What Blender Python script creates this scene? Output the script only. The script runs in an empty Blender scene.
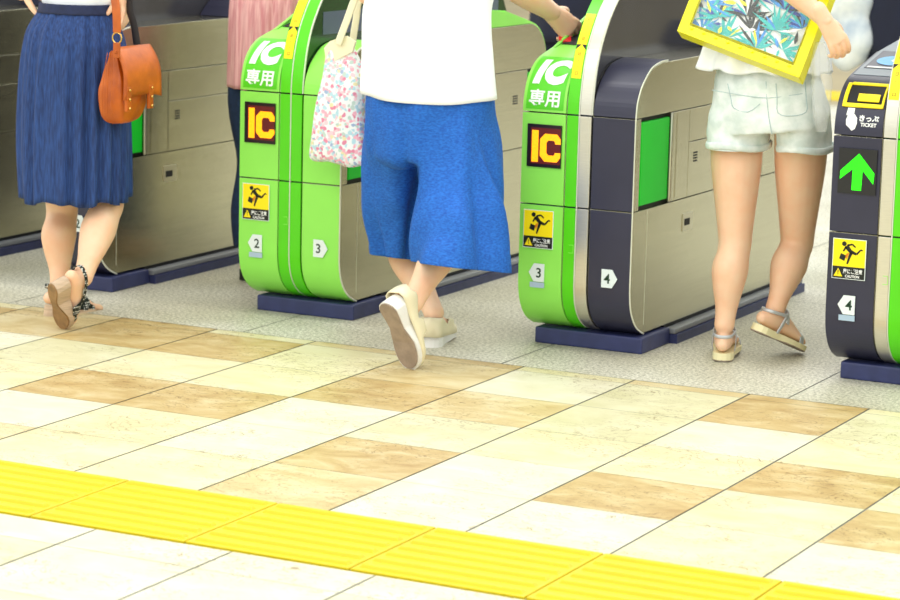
import bpy, bmesh, math, random
from mathutils import Vector as V, Matrix
from mathutils.noise import noise
random.seed(7)
S = bpy.context.scene
COL = S.collection
PI = math.pi
# ------------------------------------------------------------------ camera
F_PX, YAW, PITCH, ROLL = 2675.84, 0.467794, 0.1720896, 0.0246328
CAMP = V((0, 0, 1.6))
cy, sy, cp, sp = math.cos(YAW), math.sin(YAW), math.cos(PITCH), math.sin(PITCH)
fw = V((-sy*cp, cy*cp, -sp)); r0 = V((cy, sy, 0)); u0 = r0.cross(fw)
rt = math.cos(ROLL)*r0 + math.sin(ROLL)*u0
up = -math.sin(ROLL)*r0 + math.cos(ROLL)*u0
def P(px, py, y):
    """world point on the plane at distance y (along the passages) that the photo shows at px, py"""
    d = rt*((px-450)/F_PX) + up*(-(py-300)/F_PX) + fw
    return CAMP + d*(y/d.y)
cam_d = bpy.data.cameras.new('camera'); cam = bpy.data.objects.new('camera', cam_d); COL.objects.link(cam)
m = Matrix((rt, up, -fw)).transposed().to_4x4(); m.translation = CAMP
cam.matrix_world = m
cam_d.sensor_width = 36; cam_d.lens = F_PX*36/900; cam_d.clip_end = 200
cam_d.dof.use_dof = True; cam_d.dof.focus_distance = 7.6; cam_d.dof.aperture_fstop = 5.6
S.camera = cam
vs = S.view_settings
S.display_settings.display_device = 'sRGB'
vs.view_transform = 'Standard'; vs.look = 'None'; vs.gamma = 1; vs.exposure = 0.12; vs.use_curve_mapping = False

# ------------------------------------------------------------------ materials
def lin(c):
    if isinstance(c, str):
        c = [int(c[i:i+2], 16)/255 for i in (0, 2, 4)]
    return tuple((v/12.92 if v <= .04045 else ((v+.055)/1.055)**2.4) for v in c)+(1,)
def nt(name):
    mt = bpy.data.materials.new(name); mt.use_nodes = True
    t = mt.node_tree; b = t.nodes['Principled BSDF']
    return mt, t, b
def node(t, kind, **kw):
    n = t.nodes.new(kind)
    for k, v in kw.items():
        if k in n.inputs: n.inputs[k].default_value = v
        else: setattr(n, k, v)
    return n
def ramp(t, fac, stops):
    r = t.nodes.new('ShaderNodeValToRGB'); e = r.color_ramp.elements
    while len(e) < len(stops): e.new(.5)
    for k, (p, c) in enumerate(stops):
        e[k].position = p; e[k].color = lin(c)
    t.links.new(fac, r.inputs[0]); return r.outputs[0]
def coords(t, scale=(1, 1, 1)):
    g = t.nodes.new('ShaderNodeTexCoord'); mp = node(t, 'ShaderNodeMapping'); mp.inputs['Scale'].default_value = scale
    t.links.new(g.outputs['Object'], mp.inputs['Vector']); return mp.outputs[0]
def mat(name, c, rough=.5, metal=0, var=.06, vscale=6, bump=0, bscale=200, coat=0, emis=0, spec=.5, sss=0, stretch=(1, 1, 1), c2=None):
    mt, t, b = nt(name)
    b.inputs['Roughness'].default_value = rough; b.inputs['Metallic'].default_value = metal
    b.inputs['Specular IOR Level'].default_value = spec
    b.inputs['Coat Weight'].default_value = coat
    co = coords(t, stretch)
    n = node(t, 'ShaderNodeTexNoise', Scale=vscale, Detail=4.0); t.links.new(co, n.inputs['Vector'])
    base = lin(c); lo = tuple(v*(1-var) for v in base[:3])+(1,); hi = tuple(min(1, v*(1+var)) for v in base[:3])+(1,)
    if c2: hi = lin(c2)
    r = t.nodes.new('ShaderNodeValToRGB'); r.color_ramp.elements[0].position = .35; r.color_ramp.elements[1].position = .65
    r.color_ramp.elements[0].color = lo; r.color_ramp.elements[1].color = hi
    t.links.new(n.outputs['Fac'], r.inputs[0]); t.links.new(r.outputs[0], b.inputs['Base Color'])
    if emis:
        t.links.new(r.outputs[0], b.inputs['Emission Color']); b.inputs['Emission Strength'].default_value = emis
    if bump:
        n2 = node(t, 'ShaderNodeTexNoise', Scale=bscale, Detail=3.0); t.links.new(co, n2.inputs['Vector'])
        bp = node(t, 'ShaderNodeBump', Strength=bump, Distance=.002); t.links.new(n2.outputs['Fac'], bp.inputs['Height'])
        t.links.new(bp.outputs[0], b.inputs['Normal'])
    if sss:
        b.inputs['Subsurface Weight'].default_value = sss; b.inputs['Subsurface Radius'].default_value = (.02, .008, .004); b.inputs['Subsurface Scale'].default_value = .5
    return mt
M = {}
M['green'] = mat('gate_light_green', '92e858', .35, var=.03)
M['green_strip'] = mat('gate_vivid_green', '54d000', .35, var=.03)
M['green_label'] = mat('gate_label_green', '58cc1c', .35, var=.03)
M['black'] = mat('gate_charcoal', '2c2c40', .38, var=.08)
M['fin_dark'] = mat('fin_dark_panel', '38383e', .16, var=.15)
M['fin_green'] = mat('fin_green_panel', '0c3a10', .16, var=.15)
M['steel'] = mat('brushed_steel', 'bab69c', .22, metal=1, var=.05, vscale=30, bump=.12, bscale=300, stretch=(1, .15, 6))
M['silver'] = mat('silver_strip', 'd8d4c4', .3, metal=.85, var=.03, vscale=30, stretch=(1, 1, 8))
M['edge'] = mat('pale_edge_trim', 'e8ead8', .35, metal=.3, var=.02)
M['base'] = mat('navy_plinth', '2e3560', .5, var=.12, vscale=20)
M['rail'] = mat('grey_plinth_top', '8d9096', .45, metal=.4, var=.06)
M['dark'] = mat('dark_gap', '08080a', .6, var=.1)
M['white'] = mat('white_vinyl', 'f4f6f2', .4, var=.02)
M['plate'] = mat('plate_white', 'e2ecea', .45, var=.02)
M['plate_shadow'] = mat('plate_shadow_blue_grey', 'a9c0d2', .45, var=.02)  # blue-grey that stands in for the shadow below a number plate
M['yellow'] = mat('sticker_yellow', 'ffe400', .4, var=.02)
M['ink'] = mat('black_ink', '0a120a', .5, var=.05)
M['ink_green'] = mat('dark_green_ink', '08341c', .5, var=.05)
M['orange_ink'] = mat('orange_ink', 'e08010', .5, var=.05)
M['door_green'] = mat('door_flap_green', '00cc28', .45, var=.03, spec=.3)
M['far_bag'] = mat('white_grey_print', 'eef0ea', .7, vscale=7, c2='a9b6c0')
M['led_black'] = mat('led_panel', '1a0405', .3, var=.2, vscale=400)
M['led_black2'] = mat('led_panel_dark', '1c1c1e', .3, var=.2, vscale=400)
M['led_red'] = mat('led_red_glow', '5a0604', .5, var=.5, vscale=350, emis=.25)
M['led_amber'] = mat('led_amber', 'ff9c00', .5, var=.12, vscale=300, emis=1.2)
M['led_green'] = mat('led_green', '20f000', .5, var=.25, vscale=250, emis=.9)
M['blue_reader'] = mat('reader_blue', '28a8ee', .3, var=.04)
M['grey'] = mat('grey_console', '7a848c', .4, var=.05)
M['band'] = mat('slate_band', '4c566a', .35, var=.05)
M['lock'] = mat('lock_metal', 'c9c4ae', .3, metal=.9, var=.03)
M['skin'] = mat('skin', 'f5cdaa', .5, var=.05, vscale=14, bump=.05, bscale=300, sss=.12, c2='efbd98')
M['hair'] = mat('dark_hair', '1c130e', .4, var=.3, vscale=60, stretch=(1, 1, .1))
M['denim'] = mat('indigo_chambray', '1b3469', .8, var=.25, vscale=70, bump=.3, bscale=160, stretch=(3, 3, .25), c2='274884')
M['denim_dark'] = mat('indigo_waistband', '1a2446', .8, var=.15, vscale=60)
M['blue_cloth'] = mat('bright_blue_slub_cotton', '1058b8', .8, var=.2, vscale=100, bump=.6, bscale=140, stretch=(1, 1, 2.2), c2='1e6cc6')
M['white_cloth'] = mat('white_cotton', 'f3f6f8', .8, var=.02, bump=.15, bscale=60)
M['pale_denim'] = mat('bleached_denim', 'dae6e2', .8, var=.05, vscale=25, bump=.4, bscale=200, c2='f0f6f4')
M['seam'] = mat('denim_seam', 'b2c6c8', .8, var=.05)
M['pink'] = mat('pink_crinkle_gauze', 'd98c8e', .8, var=.12, vscale=40, bump=.6, bscale=60, stretch=(2.5, 2.5, .12), c2='eab4ae')
M['jeans'] = mat('dark_jeans', '1c3154', .8, var=.2, vscale=40)
M['navy'] = mat('navy_cloth', '080e26', .8, var=.2)
M['leather'] = mat('tan_orange_leather', 'b05002', .42, var=.14, vscale=14, bump=.3, bscale=120, c2='c46008')
M['leather_dark'] = mat('dark_brown_strap', '160c0c', .5, var=.1)
M['brass'] = mat('brass', 'd8b060', .25, metal=1, var=.05)
M['shoe_cream'] = mat('cream_leather', 'e6dcb8', .5, var=.04)
M['sole_grey'] = mat('taupe_rubber_sole', '9a8878', .6, var=.12, vscale=40)
M['sole_white'] = mat('pale_midsole', 'e4e2dc', .5, var=.03)
M['wood_sole'] = mat('stacked_wood_sole', 'c2a88c', .55, var=.14, vscale=16, stretch=(1, 1, 14))
M['tan_sole'] = mat('brown_outsole', '8e6c44', .6, var=.2, vscale=30)
M['cream_sole'] = mat('cream_sandal_sole', 'f0e6b6', .5, var=.03)
M['silver_strap'] = mat('silver_leather', 'c4c8ca', .35, metal=.35, var=.05)
M['nail'] = mat('nail', 'e8a098', .25, var=.03)
M['canvas'] = mat('cream_canvas', 'ece6c4', .8, var=.05)
M['red'] = mat('red_case', 'e01c28', .35, var=.04)
M['bag_yellow'] = mat('yellow_vinyl', 'f2ea00', .35, var=.03)
M['teal'] = mat('teal_leaf', '1fb4ae', .5, var=.15, vscale=40)
M['lblue'] = mat('blue_leaf', '2a8ad6', .5, var=.15, vscale=40)
M['dkblue'] = mat('deep_blue_leaf', '123a94', .5, var=.15, vscale=40)
M['tile_pale'] = None
def polka():
    mt, t, b = nt('polka_dot_fabric')
    co = coords(t, (1, 1, 1)); v = node(t, 'ShaderNodeTexVoronoi', Scale=125.0); v.inputs['Randomness'].default_value = .25
    t.links.new(co, v.inputs['Vector'])
    c = ramp(t, v.outputs['Distance'], [(.0, 'f0f0e6'), (.30, 'f0f0e6'), (.36, '05150e'), (1, '05150e')])
    t.links.new(c, b.inputs['Base Color']); b.inputs['Roughness'].default_value = .7; return mt
M['polka'] = polka()
def floral(name, ground='eef2f2', sc=42):
    mt, t, b = nt(name)
    co = coords(t)
    n = node(t, 'ShaderNodeTexNoise', Scale=18.0, Detail=2.0); t.links.new(co, n.inputs['Vector'])
    mx = node(t, 'ShaderNodeMixRGB'); mx.inputs[0].default_value = .025
    t.links.new(co, mx.inputs[1]); t.links.new(n.outputs['Color'], mx.inputs[2])
    v = node(t, 'ShaderNodeTexVoronoi', Scale=float(sc)*2.2); t.links.new(mx.outputs[0], v.inputs['Vector'])
    sp_ = node(t, 'ShaderNodeSeparateColor'); t.links.new(v.outputs['Color'], sp_.inputs[0])
    c = ramp(t, sp_.outputs[0], [(0, 'e08aa4'), (.10, 'eeb0c0'), (.24, 'f2ccd4'), (.36, ground), (.60, ground), (.66, 'b4d8e4'), (.82, 'c0d4cc'), (.92, 'e8dcae'), (.97, 'a0b4d4')])
    for r in t.nodes:
        if r.type == 'VALTORGB': r.color_ramp.interpolation = 'CONSTANT'
    c2 = ramp(t, v.outputs['Distance'], [(0, 'ffffff'), (.60, 'ffffff'), (.68, '000000'), (1, '000000')])
    m2 = node(t, 'ShaderNodeMixRGB'); t.links.new(c2, m2.inputs[0]); m2.inputs[1].default_value = lin(ground); t.links.new(c, m2.inputs[2])
    t.links.new(m2.outputs[0], b.inputs['Base Color']); b.inputs['Roughness'].default_value = .8; return mt
M['floral'] = floral('ditsy_floral_cotton')
M['floral_big'] = floral('white_floral_print', 'f4f4ec', 9)
def clear(name, tint='f8fcfc', alpha=.25, rough=.08):
    mt, t, b = nt(name)
    b.inputs['Base Color'].default_value = lin(tint); b.inputs['Roughness'].default_value = rough
    n = node(t, 'ShaderNodeTexNoise', Scale=22.0, Detail=3.0); t.links.new(coords(t), n.inputs['Vector'])
    bp = node(t, 'ShaderNodeBump', Strength=.5, Distance=.01); t.links.new(n.outputs['Fac'], bp.inputs['Height']); t.links.new(bp.outputs[0], b.inputs['Normal'])
    b.inputs['Alpha'].default_value = alpha; return mt
M['plastic'] = clear('thin_clear_plastic', alpha=.22)
M['vinyl'] = clear('clear_vinyl_window', alpha=.05)
def tile_mat(name, c1, c2, c3, sc=5):
    mt, t, b = nt(name)
    co = coords(t, (1, 1.6, 1))
    n = node(t, 'ShaderNodeTexNoise', Scale=float(sc), Detail=8.0, Roughness=.62, Distortion=.6); t.links.new(co, n.inputs['Vector'])
    c = ramp(t, n.outputs['Fac'], [(.3, c1), (.5, c2), (.68, c3)])
    n2 = node(t, 'ShaderNodeTexNoise', Scale=9.0, Detail=9.0, Distortion=2.5); t.links.new(co, n2.inputs['Vector'])
    cr = ramp(t, n2.outputs['Fac'], [(0, 'ffffff'), (.486, 'ffffff'), (.5, '9a7c4c'), (.514, 'ffffff'), (1, 'ffffff')])
    n3 = node(t, 'ShaderNodeTexNoise', Scale=2.2); t.links.new(co, n3.inputs['Vector'])
    k = ramp(t, n3.outputs['Fac'], [(.42, '000000'), (.55, 'ffffff')])
    mx = node(t, 'ShaderNodeMixRGB', blend_type='MULTIPLY'); t.links.new(k, mx.inputs[0]); t.links.new(c, mx.inputs[1]); t.links.new(cr, mx.inputs[2])
    t.links.new(mx.outputs[0], b.inputs['Base Color'])
    b.inputs['Roughness'].default_value = .42
    bp = node(t, 'ShaderNodeBump', Strength=.3, Distance=.004); t.links.new(n.outputs['Fac'], bp.inputs['Height']); t.links.new(bp.outputs[0], b.inputs['Normal'])
    return mt
TILES = [tile_mat('tile_cream', 'cfc595', 'd8cfa4', 'dfd7b2'), tile_mat('tile_pale', 'd2ccaa', 'dad4b6', 'e0dcc4'),
         tile_mat('tile_brown', 'ac8c54', 'c0a66e', 'd0bc8c', 7), tile_mat('tile_tan', 'bea56e', 'cdb986', 'd8caa0', 6),
         tile_mat('tile_greenish', 'c6c092', 'd0caa2', 'd9d4b0')]
def granite():
    mt, t, b = nt('grey_granite')
    co = coords(t)
    n = node(t, 'ShaderNodeTexNoise', Scale=95.0, Detail=4.0, Roughness=.75); t.links.new(co, n.inputs['Vector'])
    c = ramp(t, n.outputs['Fac'], [(.36, '86836f'), (.45, 'bab6a2'), (.55, 'dcd8c6'), (.66, 'efecde')])
    n2 = node(t, 'ShaderNodeTexNoise', Scale=2.0, Detail=3.0); t.links.new(co, n2.inputs['Vector'])
    c2 = ramp(t, n2.outputs['Fac'], [(.35, 'e6e4da'), (.65, 'ffffff')])
    mx = node(t, 'ShaderNodeMixRGB', blend_type='MULTIPLY'); mx.inputs[0].default_value = 1; t.links.new(c, mx.inputs[1]); t.links.new(c2, mx.inputs[2])
    t.links.new(mx.outputs[0], b.inputs['Base Color']); b.inputs['Roughness'].default_value = .45; return mt
M['granite'] = granite()
M['grout'] = mat('grey_grout', '8a8a80', .8, var=.1)
M['tactile'] = mat('tactile_yellow', 'd6be00', .45, spec=.4, var=.03, bump=.1, bscale=200)
M['far_floor'] = mat('beige_concourse_floor', '948458', .5, var=.1, vscale=1.5)
M['wall'] = mat('station_wall_grey', '9a9a92', .6, var=.08, vscale=1)

# ------------------------------------------------------------------ object helpers
def link(name, me, m=None, parent=None, smooth=False):
    o = bpy.data.objects.new(name, me); COL.objects.link(o)
    if m is not None:
        for q in (m if isinstance(m, (list, tuple)) else [m]): me.materials.append(q)
    if parent: o.parent = parent
    if smooth:
        for p in me.polygons: p.use_smooth = True
    return o
def tag(o, label=None, cat=None, group=None, kind=None):
    if label: o['label'] = label
    if cat: o['category'] = cat
    if group: o['group'] = group
    if kind: o['kind'] = kind
    return o
def empty(name, loc, label=None, cat=None, group=None):
    o = bpy.data.objects.new(name, None); COL.objects.link(o); o.location = loc; o.empty_display_size = .1
    return tag(o, label, cat, group)
class MB:
    def __init__(s, org=(0, 0, 0)): s.v = []; s.f = []; s.m = []; s.o = V(org)
    def add(s, vs_, fs, mi=0):
        n = len(s.v); s.v += [V(a) for a in vs_]; s.f += [[i+n for i in f] for f in fs]; s.m += [mi]*len(fs); return s
    def box(s, x0, y0, z0, x1, y1, z1, mi=0, ch=0):
        if ch:   # chamfered box
            bm = bmesh.new(); bmesh.ops.create_cube(bm, size=1)
            for v in bm.verts: v.co = V((x0+(v.co.x+.5)*(x1-x0), y0+(v.co.y+.5)*(y1-y0), z0+(v.co.z+.5)*(z1-z0)))
            bmesh.ops.bevel(bm, geom=bm.edges[:], offset=ch, segments=2, affect='EDGES', profile=.6)
            bm.verts.ensure_lookup_table(); bm.verts.index_update()
            s.add([v.co.copy() for v in bm.verts], [[v.index for v in f.verts] for f in bm.faces], mi); bm.free(); return s
        v = [(x, y, z) for z in (z0, z1) for y in (y0, y1) for x in (x0, x1)]
        return s.add(v, [(0, 2, 3, 1), (4, 5, 7, 6), (0, 1, 5, 4), (2, 6, 7, 3), (0, 4, 6, 2), (1, 3, 7, 5)], mi)
    def prism(s, poly, x0, x1, mi=0):
        """poly of (y,z) extruded along x"""
        n = len(poly)
        v = [(x0, a, b) for a, b in poly]+[(x1, a, b) for a, b in poly]
        f = [list(range(n))[::-1], list(range(n, 2*n))]+[(i, (i+1) % n, n+(i+1) % n, n+i) for i in range(n)]
        return s.add(v, f, mi)
    def plate(s, poly, y0, y1, mi=0):
        """poly of (x,z) given thickness along y"""
        n = len(poly)
        v = [(a, y0, b) for a, b in poly]+[(a, y1, b) for a, b in poly]
        f = [list(range(n)), list(range(n, 2*n))[::-1]]+[(i, n+i, n+(i+1) % n, (i+1) % n) for i in range(n)]
        return s.add(v, f, mi)
    def tube(s, pts, rad, side=None, n=14, sub=3, cap=True, mi=0, closed=False):
        pts = [V(p) for p in pts]
        rad = [(r, r) if not isinstance(r, (tuple, list)) else tuple(r) for r in (rad if isinstance(rad, (list, tuple)) and len(rad) == len(pts) else [rad]*len(pts))]
        if sub > 1 and (len(pts) > 2 or closed):
            q, rr = [], []; L = len(pts)
            for i in range(L if closed else L-1):
                if closed: a, b, c, d = [(i+k) % L for k in (-1, 0, 1, 2)]
                else: a, b, c, d = max(i-1, 0), i, i+1, min(i+2, L-1)
                for k in range(sub):
                    u = k/sub
                    cr = lambda p0, p1, p2, p3: .5*((2*p1)+(p2-p0)*u+(2*p0-5*p1+4*p2-p3)*u*u+(3*p1-p0-3*p2+p3)*u**3)
                    q.append(cr(pts[a], pts[b], pts[c], pts[d]))
                    rr.append(tuple(max(.0004, cr(rad[a][j], rad[b][j], rad[c][j], rad[d][j])) for j in (0, 1)))
            if not closed: q.append(pts[-1]); rr.append(rad[-1])
            pts, rad = q, rr
        L = len(pts); rings = []; prev = None
        for i in range(L):
            if closed: t = (pts[(i+1) % L]-pts[i-1])
            else: t = pts[min(i+1, L-1)]-pts[max(i-1, 0)]
            t = t.normalized() if t.length > 1e-9 else V((0, 0, 1))
            a = V(side) if side is not None else (prev if prev is not None else (V((1, 0, 0)) if abs(t.x) < .8 else V((0, 1, 0))))
            a = (a-t*a.dot(t)); a = a.normalized() if a.length > 1e-6 else t.orthogonal().normalized()
            prev = a; b = t.cross(a); rings.append((pts[i], a, b, rad[i], t))
        if cap and not closed:
            p, a, b, r, t = rings[0]; h = min(r)
            pre = [(p-t*h*math.sin(k), a, b, (r[0]*math.cos(k), r[1]*math.cos(k)), t) for k in (1.35, .9, .45)]
            p, a, b, r, t = rings[-1]; h = min(r)
            post = [(p+t*h*math.sin(k), a, b, (r[0]*math.cos(k), r[1]*math.cos(k)), t) for k in (.45, .9, 1.35)]
            rings = pre+rings+post
        vv = []
        for p, a, b, r, t in rings:
            for k in range(n):
                th = 2*PI*k/n; vv.append(p+a*(r[0]*math.cos(th))+b*(r[1]*math.sin(th)))
        R = len(rings); ff = []
        for i in range(R if closed else R-1):
            for k in range(n):
                j = (i+1) % R
                ff.append((i*n+k, i*n+(k+1) % n, j*n+(k+1) % n, j*n+k))
        if not closed: ff += [list(range(n))[::-1], list(range((R-1)*n, R*n))]
        return s.add(vv, ff, mi)
    def ball(s, c, r, ax=None, mi=0, n=16, m_=10):
        c = V(c); r = (r, r, r) if not isinstance(r, (tuple, list)) else r
        A = ax or (V((1, 0, 0)), V((0, 1, 0)), V((0, 0, 1)))
        vv = [c+A[2]*r[2]]
        for i in range(1, m_):
            ph = PI*i/m_
            for k in range(n):
                th = 2*PI*k/n
                vv.append(c+A[0]*(r[0]*math.sin(ph)*math.cos(th))+A[1]*(r[1]*math.sin(ph)*math.sin(th))+A[2]*(r[2]*math.cos(ph)))
        vv.append(c-A[2]*r[2]); ff = [(0, 1+k, 1+(k+1) % n) for k in range(n)]
        for i in range(m_-2):
            for k in range(n):
                ff.append((1+i*n+k, 1+(i+1)*n+k, 1+(i+1)*n+(k+1) % n, 1+i*n+(k+1) % n))
        last = len(vv)-1
        ff += [(last, 1+(m_-2)*n+(k+1) % n, 1+(m_-2)*n+k) for k in range(n)]
        return s.add(vv, ff, mi)
    def mesh(s, name):
        me = bpy.data.meshes.new(name); me.from_pydata([v-s.o for v in s.v], [], s.f)
        bm = bmesh.new(); bm.from_mesh(me); bmesh.ops.recalc_face_normals(bm, faces=bm.faces[:]); bm.to_mesh(me); bm.free()
        for p, i in zip(me.polygons, s.m): p.material_index = i
        me.update(); return me
    def build(s, name, m, parent=None, smooth=False, bevel=0, label=None):
        o = link(name, s.mesh(name), m, parent, smooth)
        if bevel:
            b = o.modifiers.new('bevel', 'BEVEL'); b.width = bevel; b.segments = 2; b.limit_method = 'ANGLE'; b.angle_limit = .6
        if label: o['label'] = label
        return o
def baked(o, mods):
    """apply modifiers given as (type, settings) without operators"""
    for ty, kw in mods:
        md = o.modifiers.new(ty.lower(), ty)
        for k, v in kw.items(): setattr(md, k, v)
    bpy.context.view_layer.update()
    dg = bpy.context.evaluated_depsgraph_get()
    me = bpy.data.meshes.new_from_object(o.evaluated_get(dg), preserve_all_data_layers=True, depsgraph=dg)
    o.modifiers.clear(); old = o.data; o.data = me; bpy.data.meshes.remove(old)
    for p in o.data.polygons: p.use_smooth = True
    return o
def skinned(mb, name, m, parent, vox=.005, smooth=6, extra=()):
    o = mb.build(name, m, parent)
    baked(o, [('REMESH', dict(mode='VOXEL', voxel_size=vox, use_smooth_shade=True)), ('SMOOTH', dict(factor=.5, iterations=smooth))]+list(extra))
    return o
def text_mb(body, size, shear=0, bold=0, align='CENTER', sx=1.0, spacing=1.0):
    """outline of a text as verts/faces in the x,z plane, centred"""
    c = bpy.data.curves.new('t', 'FONT'); c.body = body; c.size = size; c.align_x = align; c.align_y = 'CENTER'; c.shear = shear
    c.offset = bold; c.resolution_u = 4; c.space_character = spacing
    o = bpy.data.objects.new('t', c); COL.objects.link(o); bpy.context.view_layer.update()
    dg = bpy.context.evaluated_depsgraph_get(); me = bpy.data.meshes.new_from_object(o.evaluated_get(dg), depsgraph=dg)
    xs = [v.co.x for v in me.vertices]; ys = [v.co.y for v in me.vertices]
    mx, my = (min(xs)+max(xs))/2, (min(ys)+max(ys))/2
    vv = [((v.co.x-mx)*sx, v.co.y-my) for v in me.vertices]; ff = [list(p.vertices) for p in me.polygons]
    bpy.data.objects.remove(o); bpy.data.meshes.remove(me); bpy.data.curves.remove(c)
    return vv, ff
def origin_of(o):
    t = V((0, 0, 0))
    while o: t = t+o.location; o = o.parent
    return t
def B(mb, name, m, parent=None, local=False, **kw):
    if parent is not None and not local: mb.o = origin_of(parent)
    return mb.build(name, m, parent, **kw)

# ------------------------------------------------------------------ floor
TX0, TY0, TA, TB = -4.15668, 5.78271, .367688, .360051
GY = 7.288                                   # tiles end, granite begins
brown = {(2,0):2, (4,0):2, (6,0):2, (2,-1):3, (-1,-1):3, (0,1):2, (-1,1):2, (5,1):2, (1,2):2, (2,2):3, (3,2):4, (-1,3):2, (-2,3):2,
         (-3,3):3, (1,3):3, (4,3):2, (3,3):4, (5,0):4, (3,0):1, (5,-1):0, (3,-1):1, (4,-1):1, (0,-1):0, (1,-1):0, (0,0):0, (1,0):1,
         (2,1):4, (3,1):0, (4,1):0, (1,1):1, (0,2):0, (-1,2):0, (4,2):1, (5,2):0, (0,3):0, (2,3):1, (5,3):4, (7,0):0, (6,-1):1, (6,1):0, (-2,1):0}
fl = MB(); gap = .0028
def tile_rect(x0, y0, x1, y1, mi):
    fl.add([(x0+gap, y0+gap*.4, 0), (x1-gap, y0+gap*.4, 0), (x1-gap, y1-gap*.4, 0), (x0+gap, y1-gap*.4, 0)], [(0, 1, 2, 3)], mi)
rnd = random.Random(11)
for i in range(-12, 16):
    for j in range(-10, 4):
        x0, x1 = TX0+i*TA, TX0+(i+1)*TA; y0, y1 = TY0+j*TB, TY0+(j+1)*TB
        mi = brown.get((i, j), rnd.choice([0, 0, 1, 1, 4, 2, 3]))
        if j == -4 or j == -3:                 # rows cut by the tactile strip
            pass
        if j == -1: y0 = 5.418
        if j == -2: continue
        if j == -3: y1 = 4.992; mi = brown.get((i, j), mi)
        if j == -3:
            yb = 4.83
            tile_rect(x0, yb, x1, 4.990, 1); continue
        if j < -3: y0, y1 = 4.83+(j+3)*TB, 4.83+(j+4)*TB; mi = 2 if (i, j) in ((-1, -4),) else (1 if (i+j) % 3 else 4)
        tile_rect(x0, y0, x1, y1, mi)
    tile_rect(TX0+i*TA, TY0+4*TB, TX0+(i+1)*TA, GY, [3, 2, 0][i % 3])
o = fl.build('floor', TILES); tag(o, kind='structure')
gr = MB()
gr.add([(-14, -4, -.0025), (8, -4, -.0025), (8, GY, -.0025), (-14, GY, -.0025)], [(0, 1, 2, 3)])
tag(gr.build('floor_grout', M['grout']), kind='structure')
g = MB(); xs = [-3.5+.93*k for k in range(-11, 12)]; ys = [GY+.001, 8.9, 10.6, 12.3, 14.0, 15.9]
for a, b in zip(xs, xs[1:]):
    for c, d in zip(ys, ys[1:]):
        g.add([(a+.0022, c+.0015, 0), (b-.0022, c+.0015, 0), (b-.0022, d-.0015, 0), (a+.0022, d-.0015, 0)], [(0, 1, 2, 3)])
tag(g.build('floor_granite', M['granite']), kind='structure')
g = MB(); g.add([(-14, GY, -.003), (8, GY, -.003), (8, 16, -.003), (-14, 16, -.003)], [(0, 1, 2, 3)]); tag(g.build('floor_granite_joint', M['grout']), kind='structure')
g = MB(); g.add([(-30, 15.9, -.001), (12, 15.9, -.001), (12, 34, -.001), (-30, 34, -.001)], [(0, 1, 2, 3)]); tag(g.build('floor_concourse', M['far_floor']), kind='structure')
g = MB(); g.box(-30, 34, 0, 12, 34.2, 3.4); tag(g.build('wall_back', M['wall']), kind='structure')
# tactile paving, ridged tiles
def tactile(name, x0, xe, w, y0, y1, label, n_r=8):
    root = empty(name, (x0, y0, 0), label, 'tactile paving')
    x = x0
    while x < xe:
        t = MB()
        t.box(x+.0025, y0, -.004, x+w-.0025, y1, .0045)
        for k in range(n_r):
            c = y0+(k+.5)*(y1-y0)/n_r; h = .0125
            t.add([(x+.014, c-h, .0045), (x+w-.014, c-h, .0045), (x+w-.014, c+h, .0045), (x+.014, c+h, .0045),
                   (x+.02, c-h*.55, .0115), (x+w-.02, c-h*.55, .0115), (x+w-.02, c+h*.55, .0115), (x+.02, c+h*.55, .0115)],
                  [(4, 5, 6, 7), (0, 1, 5, 4), (1, 2, 6, 5), (2, 3, 7, 6), (3, 0, 4, 7)])
        B(t, 'tactile_tile', M['tactile'], root, bevel=.0015)
        x += w
    return root
tactile('tactile_paving', -3.613-.4285*4, -.4, .4285, 4.996, 5.414, 'yellow ridged tactile paving strip across the beige tiles in the foreground', 7)
tactile('tactile_paving', -9.2, -4.0, .45, 16.2, 16.75, 'blurred yellow tactile paving strip on the far concourse floor behind the gates')

# ------------------------------------------------------------------ ticket gates
L = 1.58; YF = 7.60
def crv(pts, sub=4):
    out = []
    n = len(pts)
    for i in range(n-1):
        a, b, c, d = pts[max(i-1, 0)], pts[i], pts[i+1], pts[min(i+2, n-1)]
        for k in range(sub):
            u = k/sub
            out.append(tuple(.5*((2*b[j])+(c[j]-a[j])*u+(2*a[j]-5*b[j]+4*c[j]-d[j])*u*u+(3*b[j]-a[j]-3*c[j]+d[j])*u**3) for j in (0, 1)))
    out.append(pts[-1]); return out
BOT = crv([(.125, .042), (.10, .052), (.066, .070), (.035, .098), (.012, .136), (.002, .18), (0, .22)])
HOOD_A = crv([(0, .737), (.003, .776), (.018, .823), (.042, .858), (.075, .885), (.115, .903), (.19, .922)])+[(.34, .955), (.37, .962)]   # reader side
HOOD_B = crv([(0, .737), (.008, .784), (.034, .829), (.066, .858), (.105, .884), (.145, .897), (.20, .905)])+[(.245, .906)]               # low hood
ARCH = crv([(0, .737), (.004, .79), (.020, .87), (.046, .94), (.085, 1.002), (.13, 1.056), (.19, 1.105), (.27, 1.145), (.37, 1.17), (.50, 1.18)])
mir = lambda pts: [(L-a, b) for a, b in pts][::-1]
READER = [(.37, .962), (.56, .985), (.60, .985), (.66, .945), (.70, .91)]
OUT_A = BOT+[(0, .444)]+HOOD_A+READER+mir(BOT+[(0, .444)]+HOOD_B)
OUT_B = BOT+[(0, .444)]+HOOD_B+mir(READER)+mir(BOT+[(0, .444)]+HOOD_A)
OUT_C = BOT+[(0, .444)]+ARCH+mir(BOT+[(0, .444)]+ARCH)
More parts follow.
